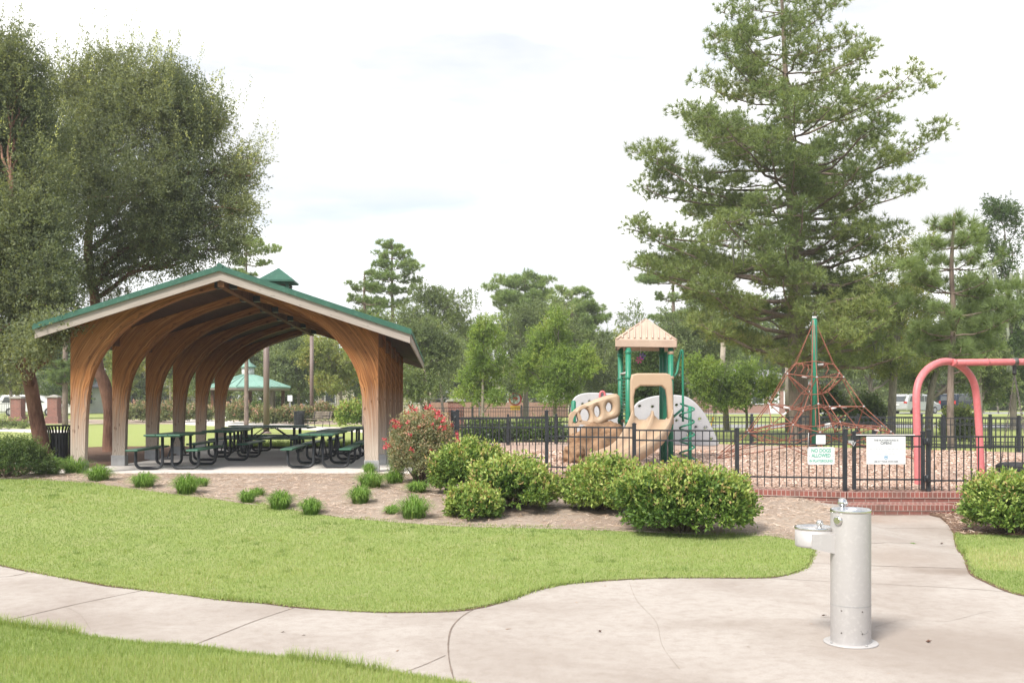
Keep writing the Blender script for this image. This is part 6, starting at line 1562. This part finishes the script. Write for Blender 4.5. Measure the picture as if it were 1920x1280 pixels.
for i, (a, b2, yt, yb, Y, lb, mt) in enumerate([
    (236, 300, 752, 795, 64, 'pink tipped hedge seen between the first and second left arches', 'lf_hedge'),
    (296, 352, 755, 796, 64, 'pink tipped hedge seen between the third and fourth left arches', 'lf_hedge'),
    (348, 400, 758, 794, 66, 'pink tipped hedge in front of the gazebo steps, seen through the fourth arch', 'lf_hedge'),
    (418, 478, 752, 794, 62, 'large rounded pink tipped shrub left of the thick light pole', 'lf_hedge'),
    (472, 522, 766, 795, 61, 'rounded shrub directly behind the thick light pole', 'lf_hedge'),
    (515, 562, 764, 797, 61, 'rounded pink tipped shrub behind the far trash can', 'lf_hedge'),
    (558, 590, 764, 794, 62, 'small rounded shrub behind the park bench', 'lf_hedge'),
    (586, 628, 757, 786, 66, 'dark shrub between the thin light pole and the round green bush', 'lf_hedge'),
    (470, 498, 754, 780, 70, 'dark green box shrub below the gazebo roof', 'lf_dark')]):
    shrub('hedge', lb, 'hedge', a, b2, yt, yb, Y, mt, 120 + i, 1000, 8, .13, .09, slen=.3, lob=.16, group=HG, tw=False)
for i, (a, b2, yt, Y, lb) in enumerate([(865, 960, 792, 36.5, 'green hedge behind the rear playground fence, left part'), (955, 1065, 790, 37, 'green hedge behind the rear playground fence, near the climbing wall'),
                                       (1770, 1822, 762, 33, 'low yellow green shrub growing round the young pine trunk'), (1590, 1660, 735, 44, 'dark round shrub left of the silver van'), (1495, 1600, 720, 42, 'dark leafy bush behind the rope net and mast')]):
    shrub('background_bush', lb, 'bush', a, b2, yt, 800, Y, 'lf_dark' if i != 2 else 'lf_oak', 140 + i, 1300, 8, .11, .07, slen=.25, group='bushes around the back fences', tw=False)

# ---- monkey grass clumps
def clump(label, px, pyb, wpx, hpx, seed, nb=260, mat='lf_lily'):
    q = G(px, pyb); rs = np.random.RandomState(seed); k = q.y / FPX; R_ = wpx / 2 * k; H_ = hpx * k
    t = thing('grass_clump', label, 'ornamental grass', (q.x, q.y, hz(q.x, q.y)), group='clumps of monkey grass in the planting bed')
    az = rs.uniform(0, 2 * PI, nb); sp = rs.uniform(0, 1, nb) ** .6; base = np.stack([np.cos(az) * R_ * .45 * sp, np.sin(az) * R_ * .45 * sp, np.zeros(nb)], 1)
    az2 = az + rs.normal(0, .7, nb); rch = R_ * rs.uniform(.35, .95, nb) * (.4 + .6 * sp); hh = H_ * rs.uniform(.55, 1.15, nb) * (1.1 - .35 * sp)
    o = np.stack([np.cos(az2), np.sin(az2), az * 0], 1); sd_ = np.stack([-np.sin(az2), np.cos(az2), az * 0], 1) * (.0036 * rs.uniform(.7, 1.3, nb))[:, None]
    p1 = base + o * (rch * .30)[:, None]; p1[:, 2] += hh * .75; p2 = base + o * (rch * .75)[:, None]; p2[:, 2] += hh; p3 = base + o * (rch * 1.15)[:, None]; p3[:, 2] += hh * rs.uniform(.55, .95, nb)
    v = np.stack([base - sd_, base + sd_, p1 + sd_, p1 - sd_, p2 + sd_ * .8, p2 - sd_ * .8, p3 + sd_ * .15, p3 - sd_ * .15], 1).reshape(-1, 3)
    b0 = np.arange(nb) * 8; f = np.concatenate([np.stack([b0, b0 + 1, b0 + 2, b0 + 3], 1), np.stack([b0 + 3, b0 + 2, b0 + 4, b0 + 5], 1), np.stack([b0 + 5, b0 + 4, b0 + 6, b0 + 7], 1)])
    fast('blades', v, f, mat, t, np.repeat(np.clip(rs.normal(.45, .22, nb), 0, 1), 8))
for i, (px, py, w_, h_, lb) in enumerate([
    (88, 893, 80, 30, 'wide monkey grass clump right of the low dark bush'), (140, 890, 60, 26, 'monkey grass clump hiding the foot of the first left arch column'), (185, 904, 54, 24, 'monkey grass clump just right of the first left arch column'),
    (270, 917, 50, 24, 'monkey grass clump below the second left arch column'), (350, 929, 54, 30, 'monkey grass clump below the first left picnic table'), (378, 915, 30, 16, 'small monkey grass tuft touching the right side of a larger clump'),
    (464, 946, 38, 22, 'monkey grass clump with a smaller tuft behind it, near the lawn edge'), (484, 934, 28, 16, 'small monkey grass tuft behind another, near the lawn edge'), (525, 957, 54, 28, 'wide monkey grass clump at the lawn edge, middle of three'), (583, 967, 46, 26, 'monkey grass clump at the lawn edge, rightmost of three'),
    (675, 947, 46, 28, 'bright monkey grass clump standing alone on the straw'), (695, 917, 62, 26, 'broad monkey grass clump in front of the right arch column'), (740, 911, 42, 24, 'bright monkey grass clump beside the broad one near the right column'), (692, 888, 28, 16, 'small monkey grass tuft at the foot of the right arch column'),
    (786, 903, 40, 24, 'monkey grass clump left of the rear light green bush'), (783, 925, 48, 18, 'low flat monkey grass clump left of the rear light green bush'), (735, 967, 34, 16, 'small monkey grass tuft at the left of the large shaggy clump'), (776, 977, 70, 36, 'large shaggy monkey grass clump left of the small dark bush'), (745, 885, 40, 18, 'monkey grass clump under the red rose bush')]):
    clump(lb, px, py, w_ * 1.22, h_ * 1.22, 200 + i, 620 if w_ > 40 else 360)
# low strip plants on the far left lawn
for (a, b2, yy, Y, lb) in ((0, 58, 786, 58, 'low green ground cover by the far left brick pillar'),):
    shrub('ground_plant', lb, 'plant', a - 40, b2, yy, 800, 52, 'lf_oak', 160, 500, 7, .1, .06, slen=.2, tw=False)
# long grass at the back edge of the slab
sb = []
rs = np.random.RandomState(77); n = 5200; u = rs.uniform(-.5, 6.9, n); vv = rs.normal(13.85, .12, n); pts = np.array([tuple(L2W(a, b_)) for a, b_ in zip(u, vv)]); pts[:, 2] = hgt(pts[:, 0], pts[:, 1])
hh = rs.uniform(.08, .3, n); a = rs.uniform(0, 2 * PI, n); dd = unit(np.stack([np.cos(a) * .5, np.sin(a) * .5, np.ones(n)], 1)); s_ = np.stack([-np.sin(a), np.cos(a), a * 0], 1) * .008
v = np.stack([pts - s_, pts + s_, pts + dd * hh[:, None]], 1).reshape(-1, 3)
tag(fast('grass', v, np.arange(n * 3).reshape(-1, 3), 'blade', rnd=np.repeat(rs.uniform(0, .6, n), 3)), 'long uncut grass along the rear edge of the pavilion slab', kind='stuff')
# weed tuft in a path joint
clump('small weed tuft growing in a joint of the concrete path', 1711, 1021, 14, 4, 260, 60)
# irrigation hose on the bed
hq = [G(570, 905), G(590, 913), G(630, 914), G(665, 908)]
tag(MB().tube([q + Vector((0, 0, .03)) for q in curve3(hq, 6)], .012, 6).build('hose', 'darkplastic'), 'thin dark drip hose lying on the pine straw', 'hose')
# fallen leaves
for (px, py, mt, lb) in ((1735, 1209, 'bark', 'single brown fallen leaf on the concrete right of the fountain'), (1762, 1022, 'bark', 'brown fallen leaf on the concrete near the brick step'), (525, 1193, 'stem', 'dark twig bit on the left path between two joints'), (565, 1199, 'stem', 'second dark twig bit on the left path, right of another'), (1540, 1160, 'bark', 'small brown leaf on the concrete left of the fountain'), (1120, 1190, 'bark', 'small brown leaf on the open concrete in the middle foreground')):
    q = G(px, py); rs = np.random.RandomState(int(px)); v, f, r = leaves(np.array([[0, 0, .012], [.01, .01, .014]]), np.array([[1, .2, .1], [.7, -.6, .15]]), .045 if mt == 'bark' else .05, .026 if mt == 'bark' else .006, rs)
    o = fast('fallen_leaf' if mt == 'bark' else 'twig', v, f, mt, None, r); o.location = (q.x, q.y, hz(q.x, q.y) + .012); tag(o, lb, 'leaf' if mt == 'bark' else 'twig')
# ================================================================ FAR OBJECTS
# gazebo
GY = 76; b = on(465, GY); k = GY / FPX
gz = thing('gazebo', 'round park gazebo with pale green metal roof and small lantern on top', 'gazebo', b)
R8 = 80 * k; eh = EYE - (728 - HZ) * k - b.z; pk_ = EYE - (703 - HZ) * k - b.z
for i in range(8):
    a = 2 * PI * i / 8 + .2; MB().box((R8 * .80 * math.cos(a), R8 * .80 * math.sin(a), eh / 2), (.22, .22, eh)).build('post', 'greywood' if i % 2 else 'beam', gz, 'box')
mb = MB(); mb.lathe([(R8, eh), (R8, eh + .1), (R8 * .55, eh + .62), (.55, pk_), (.01, pk_ + .02)], 8)
mb.sm = [False] * len(mb.sm)
for i in range(24):
    a = 2 * PI * i / 24; c, s_ = math.cos(a), math.sin(a); f = math.cos(PI / 8) / math.cos((a % (PI / 4)) - PI / 8); mb.tube([(R8 * f * c, R8 * f * s_, eh + .12), (R8 * .55 * f * c, R8 * .55 * f * s_, eh + .64), (.5 * c, .5 * s_, pk_ + .02)], .035, 4, cap=False)
rf = mb.build('roof', 'palegreen', gz)
MB().lathe([(R8 * .99, eh - .16), (R8 * .99, eh + .02)], 8).build('fascia', 'fascia', gz)
MB().lathe([(.48, pk_ - .1), (.48, pk_ + .62)], 8).build('lantern', 'white', gz)
mb = MB().lathe([(.66, pk_ + .58), (.66, pk_ + .66), (.15, pk_ + 1.0), (.05, pk_ + 1.35)], 8); mb.build('lantern_roof', 'palegreen', gz)
MB().lathe([(R8 * .85, -.05), (R8 * .85, .15)], 8).build('floor', 'slab', gz)
# brick pillars
for i, (px, lb, Y, hh, w_) in enumerate([(34, 'red brick gate pillar at the far left, first of two', 62, 1.55, .62), (102, 'red brick gate pillar beside the leaning trunk, second of two', 62, 1.6, .62), (855, 'red brick pillar with stone cap above the red roses', 50, 1.45, .75)]):
    b = on(px, Y); t = thing('brick_pillar', lb, 'pillar', b, group='brick pillars along the park boundary')
    mb = MB(); mb.box((0, 0, hh / 2), (w_, w_, hh)); mb.build('shaft', 'brick', t, 'box')
    mb = MB(); mb.box((0, 0, .22), (w_ + .2, w_ + .2, .44)); mb.build('plinth', 'brick', t, 'box')
    mb = MB(); mb.box((0, 0, hh + .05), (w_ + .16, w_ + .16, .1), None, .02); mb.add([(sx * w_ * .5, sy * w_ * .5, hh + .1) for sx, sy in ((-1, -1), (1, -1), (1, 1), (-1, 1))] + [(0, 0, hh + .2)], [(0, 1, 4), (1, 2, 4), (2, 3, 4), (3, 0, 4)]); mb.build('cap', 'stone', t)
# signs
def sign_post(label, px, Y, py_top, w_, h_, mat, extra=None):
    b = on(px, Y); k = Y / FPX; zt_ = EYE - (py_top - HZ) * k - b.z; t = thing('road_sign', label, 'sign', b, group=None)
    MB().tube([(0, 0, -.1), (0, 0, zt_)], .035, 8).build('post', 'galv', t); return t, zt_
t, z = sign_post('round red rimmed white road sign with a yellow plate under it, across the road', 966, 60, 736, 0, 0, None)
plate('round_board', [ell(0, z - .38, .40, .40, 28)], .03, .004, 'signred', t).location = (0, -.06, 0)
plate('inner_face', [ell(0, z - .38, .30, .30, 28), ell(0, z - .36, .17, .10, 20)], .01, .001, 'signwhite', t).location = (0, -.085, 0)
plate('yellow_plate', [[(-.30, z - 1.04), (.30, z - 1.04), (.30, z - .78), (-.30, z - .78)]], .02, .004, 'signyellow', t).location = (0, -.06, 0)
t, z = sign_post('small plain white sign on a post right of the gazebo', 544, 70, 741, 0, 0, None)
plate('board', [rrect(.34, .42, .03)], .02, .004, 'signwhite', t).location = (0, -.05, z - .2)
# utility pole
b = P(1364, 776, 48); t = thing('utility_pole', 'leaning wooden utility pole behind the playground, left of the huge pine', 'pole', (b.x, b.y, hz(b.x, b.y)))
MB().tube([(0, 0, -.2), (-.25, 0, 3.0), (P(1357, 655, 48).x - b.x, 0, 4.8)], [.15, .13, .12], 12).build('pole', 'woodpole', t)
b = on(1327, 40); t = thing('guy_marker', 'leaning yellow cable guard left of the utility pole', 'cable guard', b); MB().tube([(0, 0, 0), (.22, 0, .85)], .03, 8).build('sleeve', 'signyellow', t); MB().tube([(0, 0, -.1), (.9, 0, 3.4)], .006, 4).build('cable', 'chain', t)
b = on(1478, 47); t = thing('utility_pole', 'pale wooden post close to the left side of the huge pine trunk', 'pole', b); MB().tube([(0, 0, -.2), (-.1, 0, 4.2)], [.12, .11], 12).build('pole', 'woodpole', t)

# houses
def house(label, px, Y, w, d, h, roof_h, wall='cream', rz=0., porch=False, roofm='roofgrey', gable_front=False, wins=3):
    b = on(px, Y); t = thing('house', label, 'house', b, rz)
    mb = MB(); mb.box((0, d / 2, h / 2), (w, d, h))
    if gable_front: mb.add([(-w / 2, 0, h), (w / 2, 0, h), (0, 0, h + roof_h), (-w / 2, d, h), (w / 2, d, h), (0, d, h + roof_h)], [(0, 1, 2), (4, 3, 5)])
    mb.build('wall', wall, t, 'box')
    mb = MB(); o = .4
    if gable_front:
        for s_ in (-1, 1):
            e = [(s_ * (w / 2 + o), -o, h - o * roof_h / (w / 2)), (0, -o, h + roof_h), (0, d + o, h + roof_h), (s_ * (w / 2 + o), d + o, h - o * roof_h / (w / 2))]
            mb.add(e + [(a, b_, c + .15) for a, b_, c in e], [(0, 1, 2, 3), (4, 7, 6, 5), (0, 4, 5, 1), (1, 5, 6, 2), (2, 6, 7, 3), (3, 7, 4, 0)])
    else:
        e = [(-w / 2 - o, -o, h), (w / 2 + o, -o, h), (w / 2 + o, d + o, h), (-w / 2 - o, d + o, h), (-w / 2 + d * .3, d / 2, h + roof_h), (w / 2 - d * .3, d / 2, h + roof_h)]
        mb.add(e + [(a, b_, c + .12) for a, b_, c in e[:4]], [(3, 2, 1, 0), (0, 1, 7, 6), (1, 2, 8, 7), (2, 3, 9, 8), (3, 0, 6, 9), (6, 7, 5, 4), (8, 9, 4, 5), (7, 8, 5), (9, 6, 4)])
    mb.build('roof', roofm, t)
    for i in range(wins):
        x = -w / 2 + w * (i + .5) / wins
        f = MB().box((x, -.03, 1.5), (1.15, .08, 1.35)).build('window', 'white', t); MB().box((x, -.08, 1.5), (.95, .03, 1.15)).build('pane', 'glass', f)
    MB().box((w * .17, -.04, 1.05), (.95, .07, 2.1)).build('door', 'white', t)
    if porch:
        mb = MB(); mb.add([(-w / 2, -2.2, h - .5), (w / 2, -2.2, h - .5), (w / 2, 0, h + .2), (-w / 2, 0, h + .2), (-w / 2, -2.2, h - .35), (w / 2, -2.2, h - .35), (w / 2, 0, h + .35), (-w / 2, 0, h + .35)], [(3, 2, 1, 0), (4, 5, 6, 7), (0, 1, 5, 4), (1, 2, 6, 5), (3, 0, 4, 7)]); mb.build('porch_roof', roofm, t)
        for i in range(5): MB().box((-w / 2 + .2 + i * (w - .4) / 4, -2.1, (h - .5) / 2), (.2, .2, h - .5)).build('porch_post', 'white', t)
        mb = MB(); mb.bar((-w / 2, -2.1, .95), (w / 2, -2.1, .95), .06, .06)
        for i in range(40): mb.box((-w / 2 + w * (i + .5) / 40, -2.1, .5), (.05, .04, .85))
        mb.build('railing', 'white', t)
    return t
house('tan house with white front porch seen between the second and third left arches', 275, 100, 9, 8, 3.0, 2.6, porch=True, gable_front=True)
house('long low white building partly hidden by trees on the far left', 40, 96, 16, 9, 2.4, 1.6, 'white', wins=5)
house('pale low house behind trees near the right pavilion columns', 700, 104, 12, 9, 2.7, 1.8, 'cream', wins=4)
house('pale grey house behind the chain link fence and round road sign', 975, 100, 14, 9, 3.0, 2.0, 'cream', wins=4)
house('low brown brick house behind the rope net and silver van', 1600, 112, 22, 9, 2.9, 1.6, 'housebrick', wins=6)
house('brown house half hidden behind the utility pole', 1420, 92, 9, 8, 2.6, 1.6, 'housebrick', wins=3)
b = on(900, 70); t = thing('low_wall', 'low brown garden wall behind the chain link fence', 'wall', (0, 0, 0))
mb = MB(); mb.box((on(930, 76).x, 76, hz(0, 76) + .5), (11, .3, 1.3)); mb.build('wall_face', 'housebrick', t, 'box')
b = on(1852, 92); t = thing('garden_swing', 'small weathered timber swing on the far grass at the right', 'swing', b)
mb = MB(); mb.tube([(-.4, 0, 0), (-.1, 0, 2.0)], .07, 6); mb.tube([(1.0, 0, 0), (.7, 0, 2.0)], .07, 6); mb.tube([(-.2, 0, 1.95), (.8, 0, 1.95)], .07, 6); mb.build('timbers', 'woodpole', t)

# vehicles
def vehicle(name, label, cat, loc, rz, L_, W_, H_, side, glass, paintm, van):
    """side: closed body outline (x, z); glass outlines on the flank"""
    t = thing(name, label, cat, loc, rz)
    bm = bmesh.new(); N_ = 9; rows = []
    mat4 = Matrix()
    plate('body', [smooth_line(side, .12)], W_, .16, paintm, t)
    for s_ in (-1, 1):
        for g in glass: plate('window', [g], .02, .004, 'glass', t).location = (0, s_ * (W_ / 2 + .003), 0)
    for x in (L_ * -.30, L_ * .30):
        for s_ in (-1, 1):
            wh = MB().tube([(x, s_ * (W_ / 2 - .20), .33), (x, s_ * (W_ / 2 + .01), .33)], .34, 22).build('wheel', 'tyre', t)
            MB().tube([(x, s_ * (W_ / 2 + .0), .33), (x, s_ * (W_ / 2 + .03), .33)], .20, 16).build('rim', 'galv', wh)
    return t
b = on(1716, 90); vl = 5.1
sd1 = [(-2.5, .35), (-2.55, .9), (-2.5, 1.15), (-2.2, 1.68), (-1.9, 1.76), (0.2, 1.76), (.9, 1.6), (1.65, 1.12), (2.35, .95), (2.55, .7), (2.5, .32), (1.9, .25), (-1.9, .25)]
g1 = [[(-2.15, 1.1), (-1.95, 1.58), (-1.15, 1.62), (-1.1, 1.1)], [(-1.0, 1.1), (-1.05, 1.62), (-.1, 1.62), (-.05, 1.1)], [(.05, 1.1), (0, 1.62), (.45, 1.58), (1.25, 1.12)]]
v = vehicle('parked_van', 'silver minivan parked on the far grass behind the swing arch, rear towards us', 'van', b, R(33), 5.1, 1.9, 1.76, sd1, g1, 'carsilver', True)
MB().box((-2.42, 0, 1.34), (.06, 1.45, .5), Matrix.Rotation(.5, 3, 'Y'), .02).build('rear_window', 'glass', v)
for s_ in (-1, 1): MB().box((-2.53, s_ * .78, 1.02), (.07, .3, .16), None, .02).build('tail_light', 'taillight', v)
MB().box((-2.56, 0, .5), (.08, 1.7, .22), None, .03).build('bumper', 'carsilver', v)
MB().box((-2.57, 0, .82), (.03, .34, .16), None, .004).build('number_plate', 'clip', v)
b = on(1802, 92)
sd2 = [(-2.2, .4), (-2.25, 1.0), (-2.1, 1.6), (-1.9, 1.74), (.1, 1.74), (.7, 1.2), (2.1, 1.1), (2.25, .9), (2.25, .42), (1.8, .3), (-1.8, .3)]
g2 = [[(-1.95, 1.12), (-1.8, 1.6), (-1.1, 1.62), (-1.05, 1.12)], [(-.95, 1.12), (-1.0, 1.62), (-.1, 1.62), (-.1, 1.12)], [(0, 1.12), (0, 1.6), (.45, 1.2), (.45, 1.12)]]
v = vehicle('parked_car', 'dark blue off-road car parked right of the silver minivan', 'car', b, R(35), 4.5, 1.85, 1.75, sd2, g2, 'cardark', False)
MB().box((-2.2, 0, 1.36), (.05, 1.3, .42), Matrix.Rotation(.3, 3, 'Y'), .02).build('rear_window', 'glass', v)
for s_ in (-1, 1): MB().box((-2.24, s_ * .74, 1.0), (.06, .18, .3), None, .02).build('tail_light', 'taillight', v)
MB().box((-.9, 0, 1.78), (1.9, 1.3, .05), None, .02).build('roof_rack', 'galv', v)
b = on(62, 84); sd3 = [(x, z) for x, z in sd1]
vehicle('parked_van', 'white van parked behind the iron fence at the far left', 'van', b, R(8), 5.1, 1.9, 1.76, sd3, g1, 'carwhite', True)

# ================================================================ HAZE
m, t = new_mat('air'); pv = nd(t, 'ShaderNodeVolumePrincipled', {'Density': .0008, 'Anisotropy': .2}); pv.inputs['Color'].default_value = (.97, .98, 1, 1)
o = nd(t, 'ShaderNodeOutputMaterial'); t.links.new(pv.outputs['Volume'], o.inputs['Volume']); M['air'] = m
hb = MB().box((0, 215, 14), (900, 580, 34)); tag(hb.build('haze', 'air'), kind='stuff')
